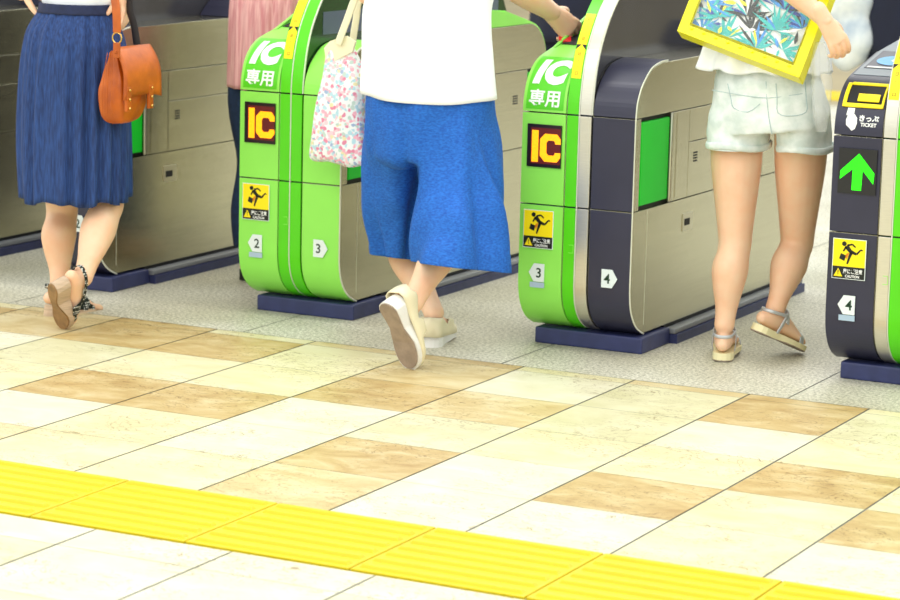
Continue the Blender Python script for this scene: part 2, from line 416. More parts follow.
def clip(poly, y0, y1, z0, z1):
    def cut(pl, f):
        out = []
        for i in range(len(pl)):
            a, b = pl[i-1], pl[i]; fa, fb = f(a), f(b)
            if (fa >= 0) != (fb >= 0):
                t = fa/(fa-fb); out.append((a[0]+(b[0]-a[0])*t, a[1]+(b[1]-a[1])*t))
            if fb >= 0: out.append(b)
        return out
    for f in (lambda p: p[0]-y0, lambda p: y1-p[0], lambda p: p[1]-z0, lambda p: z1-p[1]):
        poly = cut(poly, f)
    r = []
    for p in poly:
        if not r or abs(p[0]-r[-1][0])+abs(p[1]-r[-1][1]) > 1e-5: r.append(p)
    return r
def inset(poly, d):
    n = len(poly); out = []
    ar = sum(poly[i][0]*poly[(i+1) % n][1]-poly[(i+1) % n][0]*poly[i][1] for i in range(n)); sg = 1 if ar > 0 else -1
    for i in range(n):
        a, b, c = poly[i-1], poly[i], poly[(i+1) % n]
        t = V((c[0]-a[0], c[1]-a[1])); t = t.normalized() if t.length > 0 else V((0, 1))
        out.append((b[0]-sg*t.y*d, b[1]+sg*t.x*d))
    return out
def sweep(mb, curve, x0, x1, th, off=.0, mi=0):
    """a sheet following the curve; 'off' raises it outwards"""
    n = len(curve); o_, i_ = [], []
    for k in range(n):
        a, c = curve[max(k-1, 0)], curve[min(k+1, n-1)]
        t = V((c[0]-a[0], c[1]-a[1])).normalized(); nx = (-t.y, t.x)     # outward for curves that run upward on the front
        o_.append((curve[k][0]+nx[0]*off, curve[k][1]+nx[1]*off)); i_.append((curve[k][0]+nx[0]*(off-th), curve[k][1]+nx[1]*(off-th)))
    v = [(x0, *p) for p in o_]+[(x0, *p) for p in i_]+[(x1, *p) for p in o_]+[(x1, *p) for p in i_]
    f = []
    for k in range(n-1):
        f += [(k, k+1, n+k+1, n+k), (2*n+k, 3*n+k, 3*n+k+1, 2*n+k+1), (k, 2*n+k, 2*n+k+1, k+1), (n+k, n+k+1, 3*n+k+1, 3*n+k)]
    f += [(0, n, 3*n, 2*n), (n-1, 3*n-1, 4*n-1, 2*n-1)][:1]+[(n-1, 3*n-1, 4*n-1, 2*n-1)]
    return mb.add(v, f, mi)
def cut_curve(curve, s0, s1):
    """piece of a curve by arc length"""
    out = []; s = 0
    for a, b in zip(curve, curve[1:]):
        d = math.dist(a, b)
        lo, hi = max(s0, s), min(s1, s+d)
        if hi > lo:
            for q in (lo, hi):
                p = tuple(a[j]+(b[j]-a[j])*(q-s)/d for j in (0, 1))
                if not out or math.dist(out[-1], p) > 1e-5: out.append(p)
        s += d
    return out
def on_curve(curve, s, off=0):
    t0 = 0
    for a, b in zip(curve, curve[1:]):
        d = math.dist(a, b)
        if s <= t0+d or b == curve[-1]:
            k = (s-t0)/d; t = V((b[0]-a[0], b[1]-a[1]))/d
            return (a[0]+t.x*(s-t0)-t.y*off, a[1]+t.y*(s-t0)+t.x*off)
        t0 += d
def wrap_shape(mb, curve, vv, ff, xc, sc, off, mi=0, step=.006):
    """lay a flat outline (x, up) onto the curve, cut into narrow bands so that it bends"""
    bm = bmesh.new(); vs_ = [bm.verts.new((a, b, 0)) for a, b in vv]
    for f in ff:
        try: bm.faces.new([vs_[i] for i in f])
        except ValueError: pass
    lo, hi = min(b for a, b in vv), max(b for a, b in vv)
    z = lo+step
    while z < hi:
        bmesh.ops.bisect_plane(bm, geom=bm.verts[:]+bm.edges[:]+bm.faces[:], plane_co=(0, z, 0), plane_no=(0, 1, 0)); z += step
    bm.verts.ensure_lookup_table(); bm.verts.index_update()
    pts = []
    for v in bm.verts:
        y, zz = on_curve(curve, sc+v.co.y, off); pts.append((xc+v.co.x, y, zz))
    mb.add(pts, [[v.index for v in f.verts] for f in bm.faces], mi); bm.free()
FRONT = [(0, .06), (0, .735)]
def flat_text(parent, name, body, x, z, h, m, y=-.0048, bold=.0, sx=1.0, shear=0, vertical=False, width=None):
    vv, ff = text_mb(body, h/.72, bold=bold*h, sx=sx, shear=shear)
    if width:
        w = max(a for a, b in vv)-min(a for a, b in vv); vv = [(a*width/w, b) for a, b in vv]
    mb = MB(); mb.add([(x+a, y, z+b) for a, b in vv], ff)
    return mb.build(name, m, parent)
def circle(cx, cz, r, n=14, ry=None): return [(cx+r*math.cos(2*PI*k/n), cz+(ry or r)*math.sin(2*PI*k/n)) for k in range(n)]
def seg(a, b, w0, w1):
    a, b = V(a), V(b); d = (b-a).normalized(); n = V((-d.y, d.x))
    return [tuple(a+n*w0), tuple(b+n*w1), tuple(b-n*w1), tuple(a-n*w0)]
def caution(g, x, z, w=.104, h=.122):
    y = -.0042
    mb = MB(); r = [(x-w/2, z-h/2), (x+w/2, z-h/2), (x+w/2, z+h/2), (x-w/2, z+h/2)]
    mb.plate(r, y-.0008, y+.001)
    st = mb.build('caution_sticker', M['plate'], g)
    zb = z-h/2+.038
    m1 = MB(); m1.plate([(x-w/2+.002, zb), (x+w/2-.002, zb), (x+w/2-.002, z+h/2-.002), (x-w/2+.002, z+h/2-.002)], y-.0013, y-.0006); m1.build('yellow_field', M['yellow'], st)
    m1 = MB(); m1.plate([(x-w/2+.002, z-h/2+.002), (x+w/2-.002, z-h/2+.002), (x+w/2-.002, zb), (x-w/2+.002, zb)], y-.0013, y-.0006); m1.build('black_field', M['ink'], st)
    # running figure with a case
    k = w/100; u = lambda a, b: (x+(a-50)*k, zb+(b)*k)
    f = MB(); yy = y-.0018
    def pl(p, mi=0): f.plate([u(*q) for q in p] , yy, yy+.0004, mi)
    pl(circle(34, 66, 7))
    for a, b, w0, w1 in [((40, 60), (56, 42), 7, 5), ((56, 42), (50, 25), 5, 3.5), ((50, 25), (45, 8), 3.5, 2.5), ((56, 44), (72, 38), 5, 3.5), ((72, 38), (84, 52), 3, 2.2), ((84, 52), (90, 50), 2.5, 1.5),
                         ((44, 62), (58, 66), 3, 2.5), ((58, 66), (68, 58), 2.5, 2), ((40, 58), (32, 44), 3, 2.2)]:
        pl(seg(a, b, w0, w1))
    pl([(20, 22), (36, 16), (41, 32), (25, 38)])
    pl([(42, 38), (50, 42), (46, 28), (42, 22), (38, 30)], 1)
    f.build('running_figure', [M['ink'], M['orange_ink']], st)
    m1 = MB(); t = lambda a, b: (x+(a-50)*k, z-h/2+b*k)
    m1.plate([t(6, 7), t(32, 7), t(19, 31)], y-.0019, y-.0012, 0)
    m1.plate([t(18, 12), t(20.5, 12), t(20.5, 15), t(18, 15)], y-.0023, y-.0018, 1); m1.plate([t(18, 17), t(20.5, 17), t(20.5, 25), t(18, 25)], y-.0023, y-.0018, 1)
    m1.build('warning_triangle', [M['yellow'], M['ink']], st)
    flat_text(st, 'japanese_text', '扉にご注意', x+.013, z-h/2+.0245, .0115, M['white'], y-.0018, bold=.03, width=.060)
    flat_text(st, 'caution_text', 'CAUTION', x+.012, z-h/2+.0095, .0078, M['white'], y-.0018, bold=.04, width=.044)
    return st
def number_plate(g, n, x, z, pt, shadow=True):
    w, h = .050, .058; y = -.0042; mb = MB(); s = pt
    poly = [(x-s*w/2, z-h/2), (x+s*w*.22, z-h/2), (x+s*w/2+s*.004, z), (x+s*w*.22, z+h/2), (x-s*w/2, z+h/2)]
    if s < 0: poly = poly[::-1]
    mb.plate(poly, y-.001, y+.001)
    o = mb.build('lane_number_plate', M['plate'], g)
    flat_text(o, 'number', n, x-s*.006, z, .031, M['ink_green'], y-.0016, bold=.02)
    if shadow:  # thin strip below the plate, its shadow painted as a colour
        m2 = MB(); m2.plate([(x-.024, z-h/2-.019), (x+.026, z-h/2-.019), (x+.026, z-h/2-.002), (x-.024, z-h/2-.002)], y-.0005, y+.001); m2.build('plate_shadow_strip', M['plate_shadow'], o)
    return o
def led(g, kind, x, z, w=.118, h=.135):
    y = -.0042; mb = MB(); mb.plate([(x-w/2, z-h/2), (x+w/2, z-h/2), (x+w/2, z+h/2), (x-w/2, z+h/2)], y-.001, y+.002)
    o = mb.build('display', M['led_black' if kind == 'IC' else 'led_black2'], g)
    if kind == 'IC':
        m1 = MB(); a, b = w*.44, h*.42; m1.plate([(x-a*.9, z-b), (x+w/2-.003, z-b), (x+w/2-.003, z+b), (x-a*.9, z+b)], y-.0014, y-.0008); m1.build('red_glow', M['led_red'], o)
        m1 = MB(); yy = y-.002
        zb, zt = z-h*.38, z+h*.36
        m1.plate([(x-w*.36, zb), (x-w*.17, zb), (x-w*.17, zt), (x-w*.36, zt)], yy, yy+.0004)
        # C with chamfered corners, its right side open
        u = lambda a, b: (x+(a-50)/100*w, z+(b-50)/100*h)
        O = [(98, 56), (98, 68), (88, 79), (52, 79), (38, 66), (38, 27), (52, 14), (88, 14), (98, 25), (98, 36)]
        I_ = [(82, 56), (82, 60), (78, 64), (62, 64), (57, 58), (57, 35), (62, 29), (78, 29), (82, 33), (82, 36)]
        for k in range(len(O)-1): m1.plate([u(*O[k]), u(*O[k+1]), u(*I_[k+1]), u(*I_[k])], yy, yy+.0004)
        m1.build('led_letters', M['led_amber'], o)
    else:
        m1 = MB(); yy = y-.002; k = w/100; u = lambda a, b: (x+(a-52)*k, z+(b-50)*k*1.14)
        for pl_ in ([(55, 90), (8, 50), (7, 31), (40, 55), (55, 60)], [(55, 90), (55, 60), (66, 53), (95, 24), (97, 48)], [(40, 55), (39, 8), (64, 8), (66, 53), (55, 60)]): m1.plate([u(*p) for p in pl_], yy, yy+.0004)
        m1.build('led_arrow', M['led_green'], o)
    return o
def gate(x0, left, right, nl, nr, label, display, narrow=False):
    """left/right: 'green' or 'black' or 'ticket' console; origin at the front left foot of the gate"""
    g = empty('ticket_gate', (x0, YF, .012), label, 'ticket gate', 'ticket gates in a row across the granite floor')
    col = {'green': M['green'], 'black': M['black'], 'ticket': M['black']}
    # plinth
    mb = MB(); mb.box(.19 if narrow else .035, .068, -.012, .408, .30, .040, ch=.006); mb.build('plinth', M['base'], g)
    mb = MB(); mb.prism([(.303, -.012), (1.52, -.012), (1.52, .045), (.303, .045)], .185 if narrow else .03, .385); mb.build('plinth_body', M['dark'], g)
    for xa, xb in ((.03, .42), ):
        mb = MB(); mb.box(.385, .303, -.012, .432, 1.52, .018); r1 = mb.build('plinth_rail', M['base'], g)
        mb = MB(); mb.box(.3855, .303, .019, .424, 1.52, .036, ch=.004); mb.build('plinth_ledge', M['rail'], g)
    # bodies
    for side, (xa, xb), OUT in (('l', (.0, .153), OUT_A), ('r', (.242, .389), OUT_B)):
        if narrow and side == 'l': continue
        kind = left if side == 'l' else right; steel = MB(); T = inset(OUT, .006)
        flap_y = (.052, .325) if side == 'r' else None
        ya, yb = (xa+.012, xb) if side == 'l' else (xa, xb)
        x_in, x_out = (.02, xb) if side == 'l' else (xa, .375)
        lo_ = MB(); lo_.prism(clip(T, .0, L, .04, .4445), xa, xb); lo_.build('lower_side_panel', M['steel'], g, bevel=.0012)
        y_a, y_b = (.325, .352), (.352, .475)
        top = .903
        steel.prism(clip(T, .0, L, .7375, top), xa, xb)
        o = steel.build('side_panel', M['steel'], g, bevel=.0012)
        for nm_, y0_, y1_, z0_, z1_ in (('door_jamb', 0, .044, .4475, .7345), ('door_jamb', .305, .332, .4475, .7345), ('service_panel', .334, .444, .4475, .7345), ('upper_side_panel', .4465, L-.446, .628, .7345),
                                    ('middle_side_panel', .4465, L-.446, .4475, .6255), ('service_panel', L-.444, L-.170, .4475, .7345), ('door_jamb', L-.044, L, .4475, .7345)):
            md_ = MB(); md_.prism(clip(T, y0_, y1_, z0_, z1_), xa, xb); md_.build(nm_, M['steel'], g, bevel=.0012)
        core = MB(); core.prism(clip(inset(OUT, .014), 0, L, .046, .90), x_in, x_out-.002); core.build('inner_frame', M['dark'], g)
        # console on top
        con = MB(); con.prism(clip(T, .0, L, .905, 1.2), xa+.001, xb-.001); con.build('console_top', col[kind], g, bevel=.002)
        # doors
        for yy in ((.050, .300), (L-.165, L-.050)):
            if side == 'r':
                d = MB(); d.box(.372, yy[0]+.008, .458, .385, yy[1]-.012, .722, ch=.005); d.build('door_flap', M['door_green'], g)
                e = MB(); e.tube([(.387, yy[1]-.004, .452), (.387, yy[1]-.004, .73)], .0055, n=8); e.build('door_post', M['silver'], g, smooth=True)
        if side == 'r':
            e = MB(); e.box(.3885, .340, .46, .3897, .438, .725); e.build('access_plate', M['steel'], g)
            e = MB()
            for q in range(4):
                e.box(.3886, L-.29, .64-q*.009, .3902, L-.25, .645-q*.009)
            e.build('rear_vent', M['dark'], g)
            e = MB()
            for q in range(4):
                for w_ in range(2): e.box(.3886, .49+w_*.018, .585-q*.009, .3902, .504+w_*.018, .590-q*.009)
            e.build('vent', M['dark'], g)
            lk = MB(); lk.box(.3875, .415, .337, .3915, .50, .395, ch=.0015); lo = lk.build('lock', M['lock'], g)
            lk = MB(); lk.box(.3895, .428, .355, .3925, .472, .377); lk.build('keyhole', M['dark'], lo)
            dv = MB(); dv.box(.3884, .118, .075, .3896, .1195, .442); dv.build('panel_seam', M['edge'], g)
            for z_ in (.66, .68):
                pass
    # front and back covers
    for back in (0, 1):
        fl_ = None
        def put(name, curve, x_a, x_b, mt, th=.008, off=0.0):
            mb = MB(); sweep(mb, curve, x_a, x_b, th, off)
            if back: mb.v = [V((.389-v.x, L-v.y, v.z)) for v in mb.v]
            return mb.build(name, mt, g, bevel=.0012)
        lk_, rk_ = (left, right) if not back else (right, left)
        for (xa, xb), kind, hood in [h_ for h_ in (((.002, .151), lk_, HOOD_A), ((.245, .3855), rk_, HOOD_B)) if not (narrow and h_[0][0] < .1 and not back)]:
            put('lower_cover', BOT+[(0, .4425)], xa, xb, col[kind])
            put('middle_cover', [(0, .4475), (0, .7335)], xa, xb, col[kind])
            put('hood', [(0, .7385)]+hood[1:], xa, xb, col[kind])
        strips = [M['green_strip'] if lk_ == 'green' else M['silver'], M['green_strip'] if rk_ == 'green' else M['silver']]
        if narrow: strips[0] = M['silver']
        for (xa, xb), sm in (((.156, .1945), strips[0]), ((.1995, .239), strips[1])):
            if narrow and xa < .19: continue
            put('lower_strip', BOT+[(0, .4425)], xa, xb, sm, off=.0005)
            put('middle_strip', [(0, .4475), (0, .7335)], xa, xb, sm, off=.0005)
            put('arch_strip', [(0, .7385)]+ARCH[1:]+[(L/2, .0+1.18)], xa, xb, sm, off=.0005)
        put('centre_trim', BOT+[(0, .7345)]+ARCH[1:]+[(L/2, 1.18)], .1953, .1987, M['edge'], off=.001)
        put('centre_trim', [(0, .7385)]+ARCH[1:]+[(L/2, 1.18)], .2395, .2425, M['edge'], off=.001)
        put('corner_trim', BOT+[(0, .7335)]+HOOD_B[1:],   .3862, .3893, M['edge'], th=.006, off=.0005)
    fin = MB(); fin.prism(clip(inset(OUT_C, .009), 0, L, .04, 1.3), .202 if narrow else .158, .2395)
    fin.build('arch_fin', M['fin_dark'] if right != 'green' else M['fin_green'], g)
    if right == 'green':
        mb = MB(); mb.box(.2396, .13, .925, .2408, L-.13, 1.0); mb.build('fin_band', M['band'], g)
    if narrow:
        number_plate(g, nr, .318, .232, 1, False); return g
    # yellow guide tape on the left arch strip
    arc = [(0, .7385)]+ARCH[1:]
    xa, xb = (.159, .1915)
    tp = MB(); sweep(tp, cut_curve(arc, .112, .205), xa, xb, .0005, .0016); sweep(tp, cut_curve(arc, .222, .335), xa, xb, .0005, .0016)
    tape = tp.build('guide_tape', M['yellow'], g)
    ar = MB(); xc = (xa+xb)/2; hw = (xb-xa)/2
    wrap_shape(ar, arc, [(-hw, -.0085), (0, .0085), (-hw, .0085)], [(0, 1, 2)], xc, .2135, .0018); wrap_shape(ar, arc, [(hw, -.0085), (hw, .0085), (0, .0085)], [(0, 1, 2)], xc, .2135, .0018)
    wrap_shape(ar, arc, [(-hw, -.0085), (hw, -.0085), (0, .0085)], [(0, 1, 2)], xc, .2135, .0018, 1)
    ar.build('arrow_mark', [M['ink'], M['yellow']], tape)
    tx = MB()
    for s_, ch_ in ((.128, '口'), (.148, '・'), (.168, '・'), (.190, '日'), (.242, '日'), (.265, '・'), (.288, '・'), (.315, '口')):
        vv, ff = text_mb(ch_, .013); wrap_shape(tx, arc, vv, ff, xc, s_, .0022)
    tx.build('tape_text', M['ink'], tape)
    # left hood label
    if left == 'green':
        hc = [(0, .7385)]+HOOD_A[1:]
        lab = MB(); sweep(lab, cut_curve(hc, .008, .215), .013, .142, .0005, .0012); lb = lab.build('hood_label', M['green_label'], g)
        t = MB(); vv, ff = text_mb('IC', .125, shear=.18, bold=.0085, spacing=1.1); w = max(a for a, b in vv)-min(a for a, b in vv); vv = [(a*.118/w, b) for a, b in vv]
        wrap_shape(t, hc, vv, ff, .083, .139, .0026); t.build('ic_letters', M['white'], lb)
        t = MB(); vv, ff = text_mb('専用', .056, bold=.0012); wrap_shape(t, hc, vv, ff, .075, .043, .0026); t.build('japanese_letters', M['white'], lb)
    if left == 'ticket':
        hc = [(0, .7385)]+HOOD_A[1:]
        # slot frame
        fr = MB()
        s0, s1 = .083, .175; x_0, x_1 = .018, .146
        sweep(fr, cut_curve(hc, s0, s0+.013), x_0, x_1, .006, .006); sweep(fr, cut_curve(hc, s1-.012, s1), x_0+.012, x_1, .006, .006)
        sweep(fr, cut_curve(hc, s0, s1-.004), x_0, x_0+.012, .006, .006); sweep(fr, cut_curve(hc, s0, s1), x_1-.008, x_1, .006, .006)
        fo = fr.build('slot_frame', M['yellow'], g, bevel=.003)
        mb = MB(); sweep(mb, cut_curve(hc, s0+.01, s1-.01), x_0+.01, x_1-.01, .001, .002); mb.build('slot_recess', M['dark'], fo)
        mb = MB(); sweep(mb, cut_curve(hc, s0+.018, s0+.043), x_0+.045, x_1-.016, .004, .009); mb.build('ticket_slot_lip', M['yellow'], fo, bevel=.001)
        t = MB(); vv, ff = text_mb('きっぷ', .021, bold=.0007); wrap_shape(t, hc, vv, ff, .107, .052, .0015, step=.004)
        vv, ff = text_mb('TICKET', .0148, bold=.0005); wrap_shape(t, hc, vv, ff, .107, .033, .0015, step=.004); t.build('ticket_text', M['white'], g)
        # hand and ticket pictogram
        hd = MB(); hand = [(-.016, -.002), (-.014, -.018), (-.004, -.026), (.004, -.034), (.014, -.028), (.019, -.012), (.018, .004), (.010, .014), (.007, .016), (.007, .034), (-.014, .034), (-.017, .012), (-.012, .010)]
        wrap_shape(hd, hc, hand, [list(range(len(hand)))], .052, .047, .0015, step=.004); hd.build('hand_pictogram', M['white'], g)
        # sloped reader with blue oval
        A_, B_ = HOOD_A[-1], HOOD_A[-3]
        slope = [(.13, .9065), (.19, .922), (.34, .955), (.37, .962), (.56, .985)]
        rd = MB(); sweep(rd, slope, .010, .145, .002, .002); ro = rd.build('reader_surface', M['grey'], g)
        rd = MB(); sweep(rd, slope[1:4], .022, .145, .002, .003); rd.build('reader_field', M['black'], ro)
        rd = MB(); vv = [(.055*math.cos(2*PI*k/24), .05*math.sin(2*PI*k/24)) for k in range(24)]; wrap_shape(rd, slope, vv, [list(range(24))], .092, .145, .0045, step=.01); rd.build('blue_oval', M['blue_reader'], ro)
        rd = MB(); vv = [(.022*math.cos(2*PI*k/18), .017*math.sin(2*PI*k/18)) for k in range(18)]; wrap_shape(rd, slope, vv, [list(range(18))], .105, .145, .0052, step=.01); rd.build('oval_centre', M['white'], ro)
        rd = MB(); sweep(rd, cut_curve(slope, .066, .078), .03, .145, .001, .0042); rd.build('white_bar', M['white'], ro)
    if left != 'ticket':
        rd = MB()
        slope = [(.24, .933), (.34, .955), (.37, .962), (.56, .985)]
        rd.prism([(.20, .925), (.34, .955), (.56, .985), (.58, .985), (.52, 1.02), (.46, 1.018)], .004, .016); rd.prism([(.46, .97), (.58, .985), (.52, 1.02), (.46, 1.018)], .016, .151)
        rd.build('reader_bezel', col[left], g, bevel=.002)
        rs = MB(); sweep(rs, slope, .02, .148, .002, .0025); rs.build('reader_surface', M['dark'], g)
    caution(g, .070, .367)
    number_plate(g, nl, .070, .228, -1)
    if nr: number_plate(g, nr, .318, .232, 1, False)
    led(g, display, .082, .632)
    # small service hatch outline on the left strip
    hb = MB()
    for a in ((.176, .30, .192, .3015), (.176, .325, .192, .3265), (.1905, .30, .192, .3265)): hb.box(a[0], -.0018, a[1], a[2], -.0006, a[3])
    hb.build('hatch_outline', M['green'], g)
    return g
gate(-3.601, 'green', 'black', '3', '4', 'ticket gate with green left half and charcoal right half and lane numbers 3 and 4', 'IC')
gate(-4.641, 'green', 'green', '2', '3', 'all green ticket gate with amber IC sign and lane numbers 2 and 3', 'IC')
gate(-5.600, 'black', 'black', '1', '2', 'narrow charcoal ticket gate with steel side standing right behind the chambray skirt woman', 'IC', narrow=True)
gate(-6.41, 'black', 'black', '0', None, 'ticket gate at the left edge, only its steel side seen behind the skirt woman', 'IC')
gate(-2.574, 'ticket', 'green', '4', '5', 'ticket gate at the right edge with green arrow sign and yellow framed ticket slot', 'arrow')
# ------------------------------------------------------------------ people
def foot(mb, heel, F, U, side_sign, ln=.225):
    """bare foot: heel point on the sole, F forwards along the sole, U up from it; returns ankle point"""
    F = V(F).normalized(); U = V(U); U = (U-F*U.dot(F)).normalized(); W = F.cross(U)      # W to the right
    k = ln/.225
    at = lambda f, u, w=0: V(heel)+F*(f*k)+U*u+W*w
    prof = [(.012, .026, .022, .022), (.035, .032, .029, .030), (.07, .036, .030, .034), (.105, .034, .033, .032), (.14, .026, .038, .024), (.17, .018, .043, .016), (.19, .014, .042, .012), (.200, .012, .036, .010)]
    mb.tube([at(f, u) for f, u, a, b in prof], [(a, b) for f, u, a, b in prof], side=W, n=18, sub=3)
    for q, (w, l, r) in enumerate([(-.028, .225, .0115), (-.010, .222, .0085), (.005, .217, .008), (.018, .211, .0078), (.030, .203, .0075)]):
        w = w*side_sign
        mb.tube([at(.178, .012, w*.9), at(l-.012, .012, w), at(l-r*.5, .0095, w)], [r*1.05, r, r*.85], n=10)
    return at(.048, .075), at, W
def leg(mb, hip, knee, ankle, sc=1.0, back=(0, -1, 0), th=1.0):
    hip, knee, ankle = V(hip), V(knee), V(ankle); bk = V(back)
    pts = [hip, hip.lerp(knee, .35), hip.lerp(knee, .7), hip.lerp(knee, .9), knee, knee.lerp(ankle, .14)+bk*.004, knee.lerp(ankle, .32)+bk*.014, knee.lerp(ankle, .55)+bk*.010, knee.lerp(ankle, .78)+bk*.002, ankle.lerp(knee, .04), ankle]
    rad = [.088, .082, .066, .057, .054, .054, .060, .050, .037, .033, .034]
    rad = [r*(th if k < 3 else 1) for k, r in enumerate(rad)]
    mb.tube(pts, [r*sc for r in rad], n=20, sub=4)
def hand(mb, wrist, D, Nn, thumb, curl=.25, spread=.0, sc=1.0, curls=None, tcurl=.3):
    """D along the hand, Nn out of the back of the hand, thumb=+1/-1 side of D x Nn"""
    D = V(D).normalized(); Nn = V(Nn); Nn = (Nn-D*Nn.dot(D)).normalized(); W = D.cross(Nn)*thumb
    w = V(wrist); at = lambda d, n_, s_: w+D*d*sc+Nn*n_*sc+W*s_*sc
    mb.tube([at(-.045, 0, 0), at(-.015, 0, 0), at(.015, 0, 0), at(.045, 0, .002), at(.078, .002, 0)], [(.0265*sc, .0255*sc), (.0275*sc, .023*sc), (.030*sc, .019*sc), (.036*sc, .015*sc), (.036*sc, .011*sc)], side=W, n=16)
    tips = []
    for q, (s_, l0) in enumerate([(.031, .88), (.0105, 1.0), (-.0105, .94), (-.030, .74)]):
        c = (curls[q] if curls else curl); p = at(.078, .002, s_); pts = [at(.055, .001, s_*.8), p]; d = (D+W*(s_*spread*20)).normalized(); a = c*.7
        for ll in (.040, .025, .020):
            dd = (d*math.cos(a)-Nn*math.sin(a)); p = p+dd*ll*l0*sc; pts.append(p); a += c*1.1
        r = (.0088 if q < 3 else .0076)*sc
        mb.tube(pts, [r*1.05, r*1.08, r, r*.92, r*.78], n=12, sub=3)
        tips.append((p, dd, r))
    p = at(.018, -.006, .022); pts = [p]; d = (D*.72+W*.62-Nn*(.25+tcurl*.6)).normalized()
    for ll, e in ((.032, 0), (.028, .35), (.022, .35)):
        d = (d+D*e*.5-Nn*e*tcurl).normalized(); p = p+d*ll*sc; pts.append(p)
    mb.tube(pts, [.0135*sc, .0115*sc, .0100*sc, .0078*sc], n=12, sub=3)
    return tips
def arm(mb, sh, el, wr, sc=1.0):
    sh, el, wr = V(sh), V(el), V(wr)
    mb.tube([sh, sh.lerp(el, .3), sh.lerp(el, .7), el, el.lerp(wr, .2), el.lerp(wr, .5), el.lerp(wr, .85), wr], [r*sc for r in (.050, .043, .037, .035, .038, .034, .025, .023)], n=16, sub=3)
def head(mb, c, fwd=(0, 1, 0)):
    c = V(c); f = V(fwd).normalized(); s_ = f.cross(V((0, 0, 1))); A = (s_, f, V((0, 0, 1)))
    mb.ball(c+V((0, 0, .012)), (.072, .088, .098), A, n=24, m_=16); mb.ball(c+f*.02-V((0, 0, .045)), (.055, .062, .06), A)
    mb.tube([c+f*.083+V((0, 0, .012)), c+f*.100-V((0, 0, .018))], [.006, .012], n=10)
    mb.tube([c+f*.078-s_*.018-V((0, 0, .048)), c+f*.086-V((0, 0, .048)), c+f*.078+s_*.018-V((0, 0, .048))], [.005, .008, .005], n=8)
    for q in (-1, 1):
        mb.ball(c+s_*q*.075-V((0, 0, .008)), (.008, .018, .03), A)
def eyes_hair(root, c, fwd=(0, 1, 0), long=.12):
    c = V(c); f = V(fwd).normalized(); s_ = f.cross(V((0, 0, 1))); A = (s_, f, V((0, 0, 1)))
    for q in (-1, 1):
        e = MB(); e.ball(c+f*.078+s_*q*.03+V((0, 0, .012)), (.012, .008, .006), A); B(e, 'eye', M['ink'], root, smooth=True)
    h = MB(); h.ball(c+V((0, 0, .025))-f*.014, (.088, .096, .104), A, n=28, m_=18)
    h.tube([c-f*.05+V((0, 0, .03)), c-f*.065-V((0, 0, .05)), c-f*.06-V((0, 0, long))], [(.078, .05), (.08, .045), (.06, .02)], side=s_, n=20)
    B(h, 'hair', M['hair'], root, smooth=True)
def torso(mb, hip_c, top_z, w=.15, d=.095, lean=(0, 0)):
    c = V(hip_c); H_ = top_z-c.z; lx, ly = lean
    at = lambda k: V((c.x+lx*k, c.y+ly*k, c.z+H_*k))
    ks = [(-.05, .11, .08), (.05, w, d+.01), (.15, w*.98, d+.01), (.35, w*.78, d*.82), (.6, w*.86, d*.95), (.8, w*1.0, d), (.92, w*.86, d*.75), (1.0, .06, .055), (1.08, .05, .05), (1.2, .05, .05)]
    mb.tube([at(k) for k, a, b in ks], [(a, b) for k, a, b in ks], side=V((1, 0, 0)), n=28, sub=4)
    return at
def loft(mb, rings, n=72, f=None, sub=4):
    """open cloth tube; rings = (centre, rx, ry[, yaw])"""
    rr = []
    L_ = len(rings)
    for i in range(L_-1):
        a, b, c, d = rings[max(i-1, 0)], rings[i], rings[i+1], rings[min(i+2, L_-1)]
        for k in range(sub):
            u = k/sub; cr = lambda p0, p1, p2, p3: .5*((2*p1)+(p2-p0)*u+(2*p0-5*p1+4*p2-p3)*u*u+(3*p1-p0-3*p2+p3)*u**3)
            rr.append((cr(V(a[0]), V(b[0]), V(c[0]), V(d[0])), cr(a[1], b[1], c[1], d[1]), cr(a[2], b[2], c[2], d[2])))
    rr.append((V(rings[-1][0]), rings[-1][1], rings[-1][2])); R = len(rr); vv = []
    for i, (c, a, b) in enumerate(rr):
        for k in range(n):
            th = 2*PI*k/n; dr, dz = f(th, i/(R-1)) if f else (0, 0)
            vv.append(c+V(((a+dr)*math.cos(th), (b+dr)*math.sin(th), dz)))
    ff = [(i*n+k, (i+1)*n+k, (i+1)*n+(k+1) % n, i*n+(k+1) % n) for i in range(R-1) for k in range(n)]
    return mb.add(vv, ff)
def cloth(mb, name, m, parent, thick=.0025, **kw):
    mb.o = origin_of(parent); o = mb.build(name, m, parent, smooth=True)
    for p in o.data.polygons: p.use_smooth = True
    sd = o.modifiers.new('solidify', 'SOLIDIFY'); sd.thickness = thick; sd.offset = 0
    return o
def body_obj(mb, parent, vox=.006, smooth=5, hands=None):
    """one body surface; the hands are grown on a finer grid and welded into the same mesh inside the wrists"""
    mb.o = origin_of(parent)
    o = skinned(mb, 'body', M['skin'], parent, vox, smooth)
    if hands and hands.v:
        hands.o = mb.o; h = skinned(hands, 'hand_tmp', M['skin'], parent, .0027, 4)
        bm = bmesh.new(); bm.from_mesh(o.data); bm.from_mesh(h.data); bm.to_mesh(o.data); bm.free()
        hm = h.data; bpy.data.objects.remove(h); bpy.data.meshes.remove(hm)
        for p in o.data.polygons: p.use_smooth = True
    return o
def open_hem(o, cond):
    bm = bmesh.new(); bm.from_mesh(o.data)
    bmesh.ops.delete(bm, geom=[f for f in bm.faces if cond(f.calc_center_median()+origin_of(o), f.normal)], context='FACES')
    bm.to_mesh(o.data); bm.free(); o.data.update()
